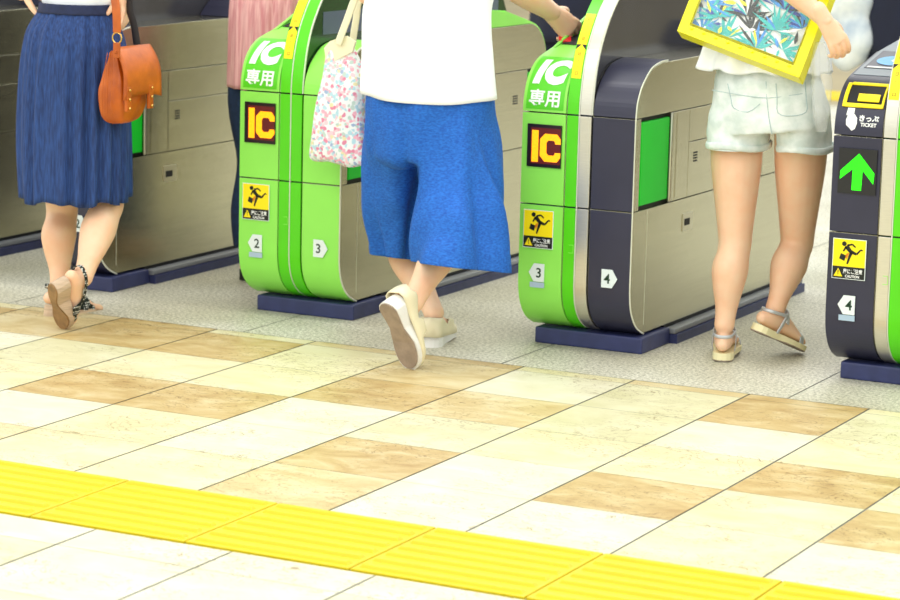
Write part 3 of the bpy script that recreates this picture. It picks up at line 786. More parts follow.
def noise_displace(o, sc, amp, stretch=(1, 1, 1), seed=0):
    me = o.data; n = len(me.vertices); nn = [0.0]*(3*n); cc = [0.0]*(3*n)
    me.vertices.foreach_get('normal', nn); me.vertices.foreach_get('co', cc)
    for i in range(0, 3*n, 3):
        k = noise(V((cc[i]*stretch[0]*sc+seed, cc[i+1]*stretch[1]*sc, cc[i+2]*stretch[2]*sc)))*amp
        cc[i] += nn[i]*k; cc[i+1] += nn[i+1]*k; cc[i+2] += nn[i+2]*k
    me.vertices.foreach_set('co', cc); me.update()
X, Y, Z = V((1, 0, 0)), V((0, 1, 0)), V((0, 0, 1))

def sole(mb, at, W_, outline, z0, z1, mi=0, arch=None):
    """a sole: outline of (f, w) between heights z0(f) and z1(f) in the foot's own frame"""
    n = len(outline); lo = [at(f, z0(f), w) for f, w in outline]; hi = [at(f, z1(f), w) for f, w in outline]
    # side walls and strips across
    mb.add(lo+hi, [(k, (k+1) % n, n+(k+1) % n, n+k) for k in range(n)], mi)
    h = n//2      # outline runs along one side then back along the other
    for base in (0, n):
        mb.add(lo if base == 0 else hi, [(k, k+1, n-2-k, n-1-k) for k in range(h-1)], mi)
    return mb
def shoe_outline(ln, wh=.030, wa=.024, wb=.042, sgn=1, n=14):
    out = []
    for k in range(n+1):
        t = k/n; f = ln*(.5-.5*math.cos(PI*t))
        u = f/ln
        w = math.sqrt(max(0, 1-((.14-u)/.14)**2))*wh if u < .14 else (wh+(wa-wh)*math.sin(min(1, (u-.14)/.26)*PI/2) if u < .40 else wa+(wb-wa)*math.sin(min(1, (u-.40)/.32)*PI/2) if u < .72 else wb*math.sqrt(max(0, 1-((u-.72)/.28)**2.2)))
        out.append((f, max(w, .002)))
    return [(f, w+.004*sgn*math.sin(PI*f/ln)) for f, w in out]+[(f, -w+.004*sgn*math.sin(PI*f/ln)) for f, w in out[::-1]]
def strap(mb, pts, w, t, nrm=None, mi=0, sub=4, closed=False):
    mb.tube(pts, [(w, t)]*len(pts), side=nrm, n=10, sub=sub, mi=mi, closed=closed); return mb

# ================= woman in the long blue skirt
ax, ay = -5.028, 7.22
A = empty('person', (ax, ay, 0), 'person seen from behind in a long gathered blue chambray skirt and polka dot wedge sandals', 'person')
bm_ = MB()
hcA = P(78, 40, ay)
hip_l, hip_r = V((ax-.075, ay, .86)), V((ax+.066, ay, .86))
# planted left foot on a wedge
FL = V((.25, 1, -.20)).normalized(); UL = V((0, .2, 1))
heelL = P(46, 305.5, 7.17); heelL = heelL
ankL, atL, WL = foot(bm_, heelL, FL, UL, -1)
kneeL = P(62, 212, 7.30); leg(bm_, hip_l, kneeL, ankL, .98)
# trailing right foot, heel lifted, sole towards the camera
FR = V((-.075, .100, -.185)).normalized(); toeR = P(64, 327, 7.03); heelR = toeR-FR*.222; UR = V((.28, .95, .28))
ankR, atR, WR = foot(bm_, heelR, FR, UR, 1, ln=.215)
kneeR = P(108, 204, 7.26); leg(bm_, hip_r, kneeR, ankR, .98, back=(0, -.7, -.5))
at_ = torso(bm_, (ax, ay, .88), 1.30, lean=(0, .03))
head(bm_, (ax, ay+.05, 1.47))
hL = P(20, -4, 7.16)
arm(bm_, (ax-.16, ay+.02, 1.26), (ax-.21, ay-.03, 1.07), hL+V((-.02, .05, .012)))
hA = MB(); hand(hA, hL+V((-.02, .05, .012)), (.75, .1, -.08), (-.1, -.3, 1), 1, curl=.3)
wR = P(124, -10, 7.26)
arm(bm_, (ax+.16, ay+.02, 1.26), (ax+.225, ay-.01, 1.17), wR)
hand(hA, wR, (.06, .05, -1), (1, .2, 0), 1, curl=.35, sc=.9)
body_obj(bm_, A, hands=hA)
eyes_hair(A, (ax, ay+.05, 1.47), long=.16)
# skirt
rs_ = random.Random(3); ph = [rs_.random()*6.28 for _ in range(8)]
def pleat(th, t):
    a = .0025+.012*t
    g_ = abs(math.sin(9*th+ph[0]+.8*math.sin(2*th+t)))-.5 + .5*math.sin(23*th+ph[1]+t) + .35*math.sin(37*th+ph[2])*(1-t) + .3*math.sin(5*th+ph[3])*t
    return a*g_, .006*math.sin(6*th+ph[4])*t+.004*math.sin(11*th+ph[5])*t
sk = MB(); Zs = lambda px, py: P(px, py, ay).z
cxA = lambda px, py: P(px, py, ay).x
rings = [((cxA(77, 14), ay, Zs(77, 12)), .130, .105), ((cxA(75, 28), ay, Zs(75, 28)), .155, .125), ((cxA(75, 45), ay, Zs(75, 45)), .168, .14), ((cxA(74, 80), ay, Zs(74, 80)), .178, .15), ((cxA(74, 140), ay, Zs(74, 140)), .184, .16), ((cxA(75, 199), ay, Zs(75, 199)), .176, .165)]
loft(sk, rings, n=260, f=pleat, sub=6)
cloth(sk, 'skirt', M['denim'], A)
wb = MB(); loft(wb, [((cxA(77, 4), ay, Zs(77, 3)), .126, .103), ((cxA(77, 14), ay, Zs(77, 13)), .134, .109)], n=64); cloth(wb, 'waistband', M['denim_dark'], A, .006)
sh_ = MB(); loft(sh_, [(at_(.17)+V((0, .0, .03)), .112, .088), (at_(.28), .116, .092), (at_(.6), .145, .11), (at_(.82), .158, .105), (at_(.97), .085, .07)], n=48, f=lambda th, t: (.004*math.sin(7*th+5*t), 0)); cloth(sh_, 'top', M['white_cloth'], A)
for s_ in (-1, 1):
    sl = MB(); sl.tube([(ax+s_*.13, ay+.02, 1.28), (ax+s_*.185, ay+.01, 1.20), (ax+s_*.20, ay, 1.15)], [.06, .058, .056], n=18); cloth(sl, 'sleeve', M['white_cloth'], A)
# sandals of A
def wedge_sandal(root, at, W_, name='sandal', h0=.058):
    ol = shoe_outline(.225, .025, .018, .043)
    z1 = lambda f: -.001
    z0 = lambda f: -h0 if f < .075 else (-h0+(h0-.014)*min(1, (f-.075)/.075))
    s0 = MB(); s0.o = origin_of(root); sole(s0, at, W_, ol, lambda f: z0(f)+.0, lambda f: .004); so = s0.build(name+'_wedge', M['wood_sole'], root)
    s1 = MB(); s1.o = s0.o
    olh = [(f*.98+.002, w*.9) for f, w in ol]; sole(s1, at, W_, olh, lambda f: z0(f)-.005, lambda f: z0(f)+.0015); B(s1, 'outsole', M['tan_sole'], so)
    up_ = MB(); up_.o = s0.o
    for f, hgt, ww in ((.165, .036, .016), (.143, .048, .017), (.12, .060, .012)):
        pts = [at(f, .0, -.043), at(f-.004, hgt*.65, -.036), at(f-.008, hgt, -.012), at(f-.008, hgt, .012), at(f-.004, hgt*.65, .036), at(f, .0, .043)]
        up_.tube(pts, [(ww, .002)]*6, side=(at(.1, 0)-at(0, 0)), n=8, sub=4)
    B(up_, 'polka_dot_upper', M['polka'], so, smooth=True)
    st = MB(); st.o = s0.o
    pts = [at(.12, .045, -.034), at(.07, .055, -.036), at(.02, .062, -.030), at(-.008, .066, 0), at(.02, .062, .030), at(.07, .055, .036), at(.12, .045, .034)]
    st.tube(pts, [(.0065, .002)]*7, side=(at(0, .1)-at(0, 0)), n=8, sub=4); B(st, 'ankle_strap', M['polka'], so, smooth=True)
    return so
wedge_sandal(A, atL, WL); wedge_sandal(A, lambda f, u, w=0: atR(f*1.0, u, w), WR, h0=.05)
# orange bag hanging on her right side
bgc = P(130, 86, 7.17)
b0 = V((P(127, 70, 7.16).x, 7.10, 0))
zt, zb_ = P(130, 50, 7.1).z, P(130, 126, 7.1).z
BG = empty('shoulder_bag', (b0.x, 7.16, zb_), 'orange leather satchel with brass rings hanging at the hip of the skirt woman', 'bag')
nx, hh = .052, zt-zb_
def bag_ring(z, a, b, oy=0, ox=0): return ((b0.x+ox, 7.16+oy, z), a, b)
bb = MB()
prof = [(0.0, .018, .04), (.05, .040, .075), (.25, .056, .104), (.5, .052, .104), (.75, .038, .096), (.95, .020, .088), (1.0, .012, .082)]
vv = []; n = 40
for t, a, b in prof:
    for k in range(n):
        th = 2*PI*k/n; c, s_ = math.cos(th), math.sin(th)
        sq = 1/max(abs(c), abs(s_))**.55
        cr_ = 1-.22*max(0, -s_)**6*(1 if t > .3 else .4)    # gusset crease at the near end
        vv.append((b0.x-.014+a*c*sq, 7.16+b*s_*sq*cr_*.86, zb_+t*hh))
R_ = len(prof); ff = [(i*n+k, i*n+(k+1) % n, (i+1)*n+(k+1) % n, (i+1)*n+k) for i in range(R_-1) for k in range(n)]+[list(range(n))[::-1], list(range((R_-1)*n, R_*n))]
bb.add(vv, ff); bb.o = BG.location; bo = bb.build('bag_body', M['leather'], BG)
baked(bo, [('SUBSURF', dict(levels=2)),]); noise_displace(bo, 22, .004); noise_displace(bo, 9, .008, (1, 1, .5), 4)
for dx_, w_ in ((-.018, .0012), (.0, .0018), (.018, .0012)):
    pts = [V((b0.x-.014+dx_*(.35+.65*k_), 7.16-.088*(.78+.22*k_)-.004, zb_+hh*z_)) for z_, k_ in ((.95, .2), (.7, .7), (.4, 1), (.12, .95))]
    t = MB(); t.tube(pts, w_, n=6, sub=3); t.o = BG.location; t.build('gusset_seam', M['leather'], bo, smooth=True)
fp = MB()   # front flap on the outer side
def flap_pt(u, v):   # u along Y -1..1, v 0 top .. 1 bottom
    x = b0.x+.010+.042*math.sin(min(1, v*1.5)*PI/2)+.005
    return V((x, 7.16+u*.100*(1+.06*v), zb_+hh*(1.02-.62*v*v**.2)-.012*u*u*v))
N_ = 12; vv = [flap_pt(-1+2*i/N_, j/10) for j in range(11) for i in range(N_+1)]
vv = [flap_pt(-1, 0)+V((-.03, 0, 0)) if False else p for p in vv]
fp.add(vv, [(j*(N_+1)+i, j*(N_+1)+i+1, (j+1)*(N_+1)+i+1, (j+1)*(N_+1)+i) for j in range(10) for i in range(N_)])
fp.o = BG.location; fo = fp.build('front_flap', M['leather'], BG, smooth=True); sd = fo.modifiers.new('s', 'SOLIDIFY'); sd.thickness = .006; sd.offset = 1
for u in (-.82, .45):
    t = MB(); t.box(b0.x+.054, 7.16+u*.100-.013, zb_+hh*.20, b0.x+.064, 7.16+u*.100+.013, zb_+hh*.52, ch=.003); t.o = BG.location; to = t.build('closing_tab', M['leather'], BG)
    for dz in (.24, .36, .48):
        t = MB(); t.ball((b0.x+.066, 7.16+u*.100, zb_+hh*dz), .0045); t.o = BG.location; t.build('stud', M['brass'], to, smooth=True)
# straps: near strap with ring, far strap dark underside
rg = V((P(117, 38, 7.05).x, 7.05, P(117, 38, 7.05).z))
t = MB(); t.tube([rg+V((.017*math.cos(a), 0, .017*math.sin(a))) for a in [2*PI*k/12 for k in range(12)]], .0024, n=8, closed=True, sub=2); t.o = BG.location; t.build('ring', M['brass'], BG, smooth=True)
t = MB(); t.box(rg.x-.012, 7.045, rg.z-.062, rg.x+.012, 7.053, rg.z-.014, ch=.003); t.ball((rg.x, 7.044, rg.z-.045), .004); t.o = BG.location; t.build('ring_tab', M['leather'], BG)
shp = V((ax+.10, ay+.0, 1.325))
t = MB(); t.tube([rg+V((0, 0, .018)), P(115, 0, 7.06), V((ax+.17, 7.12, 1.22)), shp+V((0, -.05, .0)), shp+V((0, .03, .012))], [(.0155, .0025)]*5, side=X, n=10, sub=6); t.o = BG.location; t.build('shoulder_strap', M['leather'], BG, smooth=True)
rg2 = P(138, 52, 7.25)
t = MB(); t.tube([rg2, P(134, 25, 7.25), P(129, 0, 7.25), V((ax+.20, 7.26, 1.22)), shp+V((0, .09, -.02)), shp+V((0, .03, .012))], [(.014, .003)]*6, side=X, n=10, sub=6); t.o = BG.location; t.build('far_strap', M['leather_dark'], BG, smooth=True)
t = MB(); t.box(rg2.x-.016, rg2.y-.008, rg2.z-.03, rg2.x+.016, rg2.y+.004, rg2.z+.012, ch=.003); t.o = BG.location; t.build('strap_end', M['leather'], BG)

# ================= woman in blue culottes tapping a card
bx, by = P(428, 120, 7.40).x, 7.40
BP = empty('person', (bx, by, 0), 'person in a white top and wide blue culottes reaching to a gate reader', 'person')
bm_ = MB()
Pb = lambda px, py, y=by: P(px, py, y)
heelL = P(430, 338, 7.40); ankL, atL, WL = foot(bm_, heelL, (-.28, 1, -.08), (0, 0, 1), -1)
kneeL = P(398, 232, 7.62); leg(bm_, (bx-.07, by+.03, .76), kneeL, ankL, 1.0, th=.88)
FR = V((.035, .075, -.235)).normalized(); toeR = P(413, 367, 7.07); heelR = toeR-FR*.232; UR = V((.18, .95, .3))
ankR, atR, WR = foot(bm_, heelR, FR, UR, 1, ln=.222)
kneeR = P(462, 212, 7.38); leg(bm_, (bx+.07, by+.03, .76), kneeR, ankR, 1.08, back=(0, -.6, -.6), th=.8)
at_ = torso(bm_, (bx, by+.02, .80), 1.28, .150, .095, lean=(.0, .05))
head(bm_, (bx+.01, by+.10, 1.45))
wrB = P(552, 13, 7.86); elB = P(508, -20, 7.66)
arm(bm_, (bx+.19, by+.06, 1.24), elB, wrB, 1.32)
hB = MB(); tips = hand(hB, wrB, (P(574, 34, 7.93)-wrB), (.3, -.85, .45), -1, curls=(.75, .85, .95, 1.0), tcurl=.8, sc=1.15)
elL = V((bx-.25, by+.05, 1.10)); wl = V((bx-.2, by+.28, 1.08))
arm(bm_, (bx-.19, by+.06, 1.24), elL, wl, 1.1); hand(bm_, wl, (.5, .8, .05), (0, 0, 1), -1, curl=.6)
body_obj(bm_, BP, hands=hB); eyes_hair(BP, (bx+.01, by+.10, 1.45), long=.10)
# culottes
cu = MB()
ctr = lambda px, py, y: P(px, py, y)
cu.tube([Pb(427, 50), Pb(427, 95), Pb(427, 130), Pb(427, 158)], [(.178, .135), (.200, .165), (.206, .172), (.200, .168)], side=X, n=40, cap=False)
cu.tube([Pb(452, 85), Pb(455, 130), P(458, 175, 7.38), P(459, 215, 7.34), P(458, 262, 7.25), P(458, 325, 7.22)], [(.08, .12), (.112, .15), (.122, .155), (.132, .162), (.138, .182), (.140, .190)], side=X, n=36, cap=False)
cu.tube([Pb(400, 85), Pb(398, 130), P(399, 175, 7.45), P(402, 215, 7.50), P(407, 259, 7.54), P(408, 318, 7.55)], [(.08, .11), (.105, .14), (.110, .135), (.106, .13), (.096, .12), (.092, .12)], side=X, n=36, cap=False)
cu.o = BP.location; co_ = skinned(cu, 'culottes', M['blue_cloth'], BP, .009, 8)
noise_displace(co_, 8, .026, (1, 1, .28), 3); noise_displace(co_, 16, .014, (1, 1, .35), 8); baked(co_, [('SMOOTH', dict(factor=.6, iterations=8))])
oc = BP.location; zc0, zc1 = Pb(427, 118).z, P(458, 262, 7.27).z; xl_, xr_ = P(401, 200, 7.5).x-oc.x, P(458, 200, 7.34).x-oc.x; xs_ = (xl_+xr_)/2
n_ = len(co_.data.vertices); nn_ = [0.0]*(3*n_); co2 = [0.0]*(3*n_)
co_.data.vertices.foreach_get('normal', nn_); co_.data.vertices.foreach_get('co', co2)
for i in range(0, 3*n_, 3):      # hanging folds, deeper towards the hem
    vx, vy, vz = co2[i:i+3]
    t_ = max(0, min(1.1, (zc0-vz-oc.z)/(zc0-zc1))); left_ = vx < xs_; c_ = xl_ if left_ else xr_
    th = math.atan2(vy-(.10 if left_ else -.05), vx-c_)
    d_ = (.019*math.sin(6*th+1.1+1.5*t_)+.007*math.sin(11*th+.4))*t_
    k_ = math.exp(-((vx-xs_)/.022)**2)*max(0, 1-abs(t_-.30)*1.8)
    for q in range(3): co2[i+q] += nn_[i+q]*d_
    if nn_[i+1] < 0: co2[i+1] += .020*k_
co_.data.vertices.foreach_set('co', co2); co_.data.update(); baked(co_, [('SMOOTH', dict(factor=.5, iterations=3))])
def trim_below(o, pz, no=(0, 0, 1)):
    bm = bmesh.new(); bm.from_mesh(o.data); c = V(pz)-origin_of(o)
    bmesh.ops.bisect_plane(bm, geom=bm.verts[:]+bm.edges[:]+bm.faces[:], plane_co=c, plane_no=V(no), clear_inner=True)
    bm.to_mesh(o.data); bm.free(); o.data.update()
    for p in o.data.polygons: p.use_smooth = True
trim_below(co_, P(460, 268, 7.14), (.02, .17, 1))
sd = co_.modifiers.new('s', 'SOLIDIFY'); sd.thickness = .003
tp = MB()
def fold(th, t): return (.010*math.sin(3*th+2*t)+.006*math.sin(7*th+4*t+1))*(.4+.6*(1-t)), .006*math.sin(2*th+.6)*(1-t)
loft(tp, [(Pb(426, 97), .222, .172), (Pb(426, 60), .214, .165), (Pb(426, 10), .208, .158), (V((bx, by+.03, 1.16)), .205, .145), (V((bx, by+.045, 1.25)), .195, .125), (V((bx, by+.055, 1.305)), .11, .085)], n=90, f=fold, sub=5)
cloth(tp, 'white_top', M['white_cloth'], BP)
for s_, el_ in ((-1, elL), (1, elB)):
    sh0 = V((bx+s_*.16, by+.055, 1.25)); sl = MB(); sl.tube([sh0, sh0.lerp(el_, .35), sh0.lerp(el_, .62)], [.075, .072, .070], n=20); cloth(sl, 'sleeve', M['white_cloth'], BP)
def pump(root, at, W_, ln, wedge=.032):
    ol = shoe_outline(ln*1.06, .036, .030, .047); ol = [(f-.008, w) for f, w in ol]
    zz = lambda f: -(.012+wedge*max(0, 1-f/(ln*.62)))
    s0 = MB(); s0.o = origin_of(root); sole(s0, at, W_, ol, zz, lambda f: .012); so = s0.build('shoe_midsole', M['sole_white'], root, bevel=.003)
    s1 = MB(); s1.o = s0.o; sole(s1, at, W_, [(f*.95+.004, w*.9) for f, w in ol], lambda f: zz(f)-.004, lambda f: zz(f)+.002); B(s1, 'outsole', M['sole_grey'], so)
    u_ = MB(); u_.o = s0.o; rows = []
    n_ = 20
    for k in range(n_+1):
        f = -.012+(ln+.012)*k/n_; i = k/n_
        w = (.034 if i < .3 else .034+.012*min(1, (i-.3)/.4)) if i < .85 else .046*math.sqrt(max(.06, 1-((i-.78)/.25)**2))
        w = w if i > .06 else w*math.sqrt(max(.12, 1-((.06-i)/.075)**2))
        hgt = .058 if i < .15 else (.058-.026*min(1, (i-.15)/.25) if i < .45 else (.050-.02*(i-.45)/.55) if i < .9 else .028)
        rows.append((f, w, hgt, i))
    vv = []; m_ = 14
    for f, w, hg, i in rows:
        for q in range(m_+1):
            a = PI*q/m_; ww = -w*math.cos(a)
            if .06 < i < .62:      # open throat: walls fold inward only slightly
                k = abs(math.cos(a)); 
                ww = -w*math.copysign(min(1, .82+.18*k), math.cos(a)); uu = hg*min(1, math.sin(a)*2.2)
            else: uu = hg*math.sin(a)**.7
            vv.append(at(f-.004, .004+uu, ww+.004*math.sin(PI*f/ln)))
    for i in range(n_):
        for q in range(m_):
            mid = (q in (m_//2, m_//2-1, m_//2-2, m_//2+1)) or False
            if .06 < rows[i][3] < .60 and abs(q-(m_-1)/2) < 2.6: continue
            u_.add([vv[i*(m_+1)+q], vv[(i+1)*(m_+1)+q], vv[(i+1)*(m_+1)+q+1], vv[i*(m_+1)+q+1]], [(0, 1, 2, 3)])
    u_.add([vv[q] for q in range(m_+1)], [list(range(m_+1))])
    uo = u_.build('upper', M['shoe_cream'], so, smooth=False)
    bm = bmesh.new(); bm.from_mesh(uo.data); bmesh.ops.remove_doubles(bm, verts=bm.verts[:], dist=.0006); bmesh.ops.recalc_face_normals(bm, faces=bm.faces[:]); bm.to_mesh(uo.data); bm.free()
    for p in uo.data.polygons: p.use_smooth = True
    sd = uo.modifiers.new('s', 'SOLIDIFY'); sd.thickness = .003; sd.offset = 1
    return so
pump(BP, atL, WL, .235); pump(BP, atR, WR, .235)
# card in her hand
ct = P(563, 35, 7.88)
cd = empty('card_case', ct, 'red card case held against the reader of the half green gate', 'card')
t = MB(); t.box(-.012, -.03, -.016, .028, .035, -.008, ch=.002); t.build('case', M['red'], cd)
cd.rotation_euler = (.3, .1, .5)
# tote
T0 = P(340, 162, 7.50)
TT = empty('tote_bag', T0, 'floral cotton tote bag with cream handles hanging beside the blue culottes', 'bag')
t = MB(); Pt = lambda px, py, y=7.50: P(px, py, y)
secs = [(42, 330, 352, .012), (50, 327, 357, .022), (70, 324, 361, .032), (100, 320, 364, .04), (140, 314, 369, .045), (160, 310, 372, .04), (166, 313, 370, .02)]
vv = []; n = 36
for py, xl, xr, dd in secs:
    a, b = Pt(xl, py-(0 if py < 150 else 4)), Pt(xr, py+2); c = (a+b)/2; w = (b-a)/2
    for k in range(n):
        th = 2*PI*k/n; cc, ss = math.cos(th), math.sin(th); sq = 1/max(abs(cc), abs(ss))**.5
        vv.append(c+w*cc*min(sq, 1/abs(cc) if abs(cc) > .01 else 9)+V((0, dd*ss*sq+.006*math.sin(5*th+py*.05), 0)))
R_ = len(secs); t.add(vv, [(i*n+k, i*n+(k+1) % n, (i+1)*n+(k+1) % n, (i+1)*n+k) for i in range(R_-1) for k in range(n)]+[list(range(n))[::-1], list(range((R_-1)*n, R_*n))])
t.o = TT.location; to = t.build('bag_body', M['floral'], TT); baked(to, [('SUBSURF', dict(levels=2))]); noise_displace(to, 14, .012, (1, 1, .4))
t = MB(); t.o = TT.location
top = lambda px, py: P(px, py, 7.47)
t.add([top(324, 48), top(330, 41), top(346, 36), top(355, 42), top(352, 52), top(336, 60), top(327, 66)], [(0, 1, 2, 3, 4, 5, 6)])
mo = t.build('folded_mouth', M['canvas'], TT); sd = mo.modifiers.new('s', 'SOLIDIFY'); sd.thickness = .012
for (p0, p1, p2, y_) in (((338, 44), (347, 20), (357, -5), 7.46), ((352, 46), (356, 20), (361, -5), 7.52)):
    t = MB(); t.tube([P(*p0, y_), P(*p1, y_), P(*p2, y_), elL+V((0.0, .07+(y_-7.5), .045))], [(.013, .002)]*4, side=X, n=8, sub=5); t.o = TT.location; t.build('handle', M['canvas'], TT, smooth=True)

# ================= woman in pale denim shorts
cx_, cy_ = P(768, 110, 7.86).x, 7.86
CP = empty('person', (cx_, cy_, 0), 'person in pale bleached denim shorts and silver strapped sandals with bare legs', 'person')
bm_ = MB(); Pc = lambda px, py, y=cy_: P(px, py, y)
heelL = P(722, 354, 7.70); FLc = V((-.30, 1, .0)); ankL, atL, WL = foot(bm_, heelL, FLc, (0, 0, 1), -1)
kneeL = P(735, 243, 7.80); leg(bm_, Pc(737, 125), kneeL, ankL+V((0, 0, .01)), .97)
heelR = P(757, 324, 7.80); toeR = P(802, 346, 7.99)
FRc = (toeR-heelR).normalized(); ankR, atR, WR = foot(bm_, heelR, FRc, (.15, .1, 1), 1)
kneeR = P(797, 243, 7.98); leg(bm_, Pc(802, 125, 7.9), kneeR, ankR, .98, back=(.0, -.8, -.3))
at_ = torso(bm_, Pc(768, 92), 1.30, .155, .10, lean=(.01, .03))
head(bm_, (cx_+.03, cy_+.06, 1.47))
wrC = P(825, 21, 7.60); elC = P(775, -25, 7.57)
arm(bm_, (cx_+.19, cy_+.03, 1.26), elC, wrC, 1.0)
hC = MB(); hand(hC, wrC, P(843, 52, 7.63)-wrC, (.55, -.75, .35), -1, curls=(.42, .48, .55, .62), tcurl=.7, sc=.92)
arm(bm_, (cx_-.17, cy_+.03, 1.26), (cx_-.2, cy_+.1, 1.08), (cx_-.1, cy_+.28, 1.06)); hand(bm_, (cx_-.1, cy_+.28, 1.06), (.5, .8, 0), (0, 0, 1), -1, curl=.5)
body_obj(bm_, CP, hands=hC); eyes_hair(CP, (cx_+.03, cy_+.06, 1.47), long=.2)
so_ = MB()
so_.tube([Pc(768, 62), Pc(768, 90), Pc(768, 115), Pc(769, 131)], [(.155, .125), (.176, .142), (.182, .148), (.180, .14)], side=X, n=40, cap=False)
so_.tube([Pc(741, 85), Pc(739, 110), Pc(738, 125), P(739, 146, 7.85), P(739, 165, 7.85)], [(.07, .09), (.088, .12), (.092, .122), (.094, .118), (.094, .118)], side=X, n=32, cap=False)
so_.tube([P(798, 85, 7.88), P(801, 110, 7.88), P(804, 128, 7.89), P(806, 150, 7.90), P(806, 170, 7.90)], [(.07, .09), (.080, .12), (.080, .120), (.080, .116), (.080, .116)], side=X, n=32, cap=False)
so_.o = CP.location; sho = skinned(so_, 'shorts', M['pale_denim'], CP, .006, 4)
noise_displace(sho, 16, .006, (1, 1, 1.4), 5)
trim_below(sho, P(770, 149, 7.86), (-.03, 0, 1))
sd = sho.modifiers.new('s', 'SOLIDIFY'); sd.thickness = .004
for (px, py, y_, a, b) in ((739, 144, 7.85, .097, .121), (806, 147, 7.90, .085, .119)):
    t = MB(); c = P(px, py, y_); t.tube([c+V((a*math.cos(q), b*math.sin(q), .004*math.sin(3*q))) for q in [2*PI*k/24 for k in range(24)]], [(.011, .0045)]*24, side=Z, n=10, sub=1, closed=True); t.o = CP.location; t.build('rolled_cuff', M['pale_denim'], sho, smooth=True)
def on_shorts(px, py):      # seam lines sit on the cloth
    dg = None; d = P(px, py, 8.2)-CAMP; d.normalize(); hit, loc, nn, _ = sho.ray_cast(CAMP-CP.location, d)
    return (loc+CP.location+nn*.001) if hit else P(px, py, cy_-.14)
bpy.context.view_layer.update()
for ln_ in ([(766, 82), (767, 100), (769, 118), (772, 134)], [(776, 84), (777, 98), (778, 113), (791, 116), (806, 112), (806, 98), (805, 82)], [(728, 84), (731, 98), (734, 108), (748, 112), (760, 104)], [(712, 90), (740, 95), (768, 98), (800, 94), (822, 90)]):
    pts = [on_shorts(*p) for p in ln_]; t = MB(); t.tube(pts, .0013, n=6, sub=3); t.o = CP.location; t.build('seam', M['seam'], sho, smooth=True)
bl = MB(); loft(bl, [(Pc(764, 70), .207, .165), (Pc(766, 50), .195, .15), (Pc(768, 20), .178, .135), (V((cx_+.01, cy_+.02, 1.15)), .16, .12), (V((cx_+.01, cy_+.03, 1.25)), .165, .11), (V((cx_+.01, cy_+.035, 1.31)), .09, .075)], n=120, f=lambda th, t: ((.012*math.sin(9*th)+.006*math.sin(17*th+1))*(1-t)**1.5, .006*math.sin(9*th+1)*(1-t)), sub=5)
cloth(bl, 'blouse', M['white_cloth'], CP)
for s_, el_ in ((-1, V((cx_-.2, cy_+.1, 1.08))), (1, elC)):
    sh0 = V((cx_+s_*.15, cy_+.03, 1.27)); sl = MB(); sl.tube([sh0, sh0.lerp(el_, .3), sh0.lerp(el_, .5)], [.065, .064, .066], n=20); cloth(sl, 'sleeve', M['white_cloth'], CP)
def flat_sandal(root, at, W_):
    ol = shoe_outline(.238, .033, .030, .046); ol = [(f-.006, w) for f, w in ol]
    s0 = MB(); s0.o = origin_of(root); zz = lambda f: -.020 if f < .07 else -.020+.006*min(1, (f-.07)/.05)
    sole(s0, at, W_, ol, zz, lambda f: .002); so = s0.build('sandal_sole', M['cream_sole'], root, bevel=.0015)
    s1 = MB(); s1.o = s0.o; sole(s1, at, W_, [(f, w*.97) for f, w in ol], lambda f: zz(f)-.003, lambda f: zz(f)+.001); B(s1, 'outsole', M['sole_grey'], so)
    for nm, pts, ww in (('ankle_strap', [at(.078, .062, -.034), at(.045, .058, -.033), at(.016, .054, -.024), at(.006, .052, 0), at(.016, .054, .024), at(.045, .058, .033), at(.078, .062, .034), at(.085, .075, .02), at(.086, .078, 0), at(.085, .075, -.02)], .0055),
                        ('side_strap', [at(.065, .0, -.034), at(.070, .035, -.037), at(.078, .068, -.033)], .0065), ('side_strap', [at(.065, .0, .034), at(.070, .035, .037), at(.078, .068, .033)], .0065),
                        ('instep_strap', [at(.085, .040, -.040), at(.092, .066, -.020), at(.094, .070, 0), at(.092, .066, .020), at(.085, .040, .040)], .0085),
                        ('toe_strap', [at(.172, .0, -.046), at(.170, .026, -.036), at(.168, .036, -.01), at(.168, .036, .01), at(.170, .026, .036), at(.172, .0, .046)], .010)):
        t = MB(); t.tube(pts, [(ww, .0018)]*len(pts), side=(at(0, .1)-at(0, 0)) if nm == 'ankle_strap' else (at(.1, 0)-at(0, 0)), n=8, sub=4, closed=(nm == 'ankle_strap')); B(t, nm, M['silver_strap'], so, smooth=True)
flat_sandal(CP, atL, WL); flat_sandal(CP, atR, WR)
# yellow framed clear bag tucked under her arm
O_ = P(677, 31, 7.64); Xe = P(799, 78, 7.64); W1 = (Xe-O_); bw = W1.length; W1.normalize()
up_dir = (P(813, -5, 7.64)-P(800, 74, 7.64)).normalized(); N1 = W1.cross(up_dir).normalized(); U1 = N1.cross(W1).normalized()
if U1.z < 0: U1 = -U1
sk_ = (up_dir-U1*up_dir.dot(U1)).dot(W1)/max(.1, up_dir.dot(U1))
YB = empty('clear_bag', O_, 'yellow framed clear vinyl bag with tropical leaf print tucked under an arm', 'bag')
Nn_ = V((0, 1, 0)); Nn_ = (Nn_-W1*Nn_.dot(W1)).normalized(); Nn_ = (Nn_-U1*Nn_.dot(U1)).normalized()
bhgt, bdep = .30, .065
tilt = .42
Uf = (U1*math.cos(tilt)+Nn_*math.sin(tilt)*1.0); Nf = (Nn_*math.cos(tilt)-U1*math.sin(tilt))
bp_ = lambda w, h, d: O_+W1*(w*bw+h*sk_*bhgt*.5)+Uf*(h*bhgt)+Nf*(d*bdep)
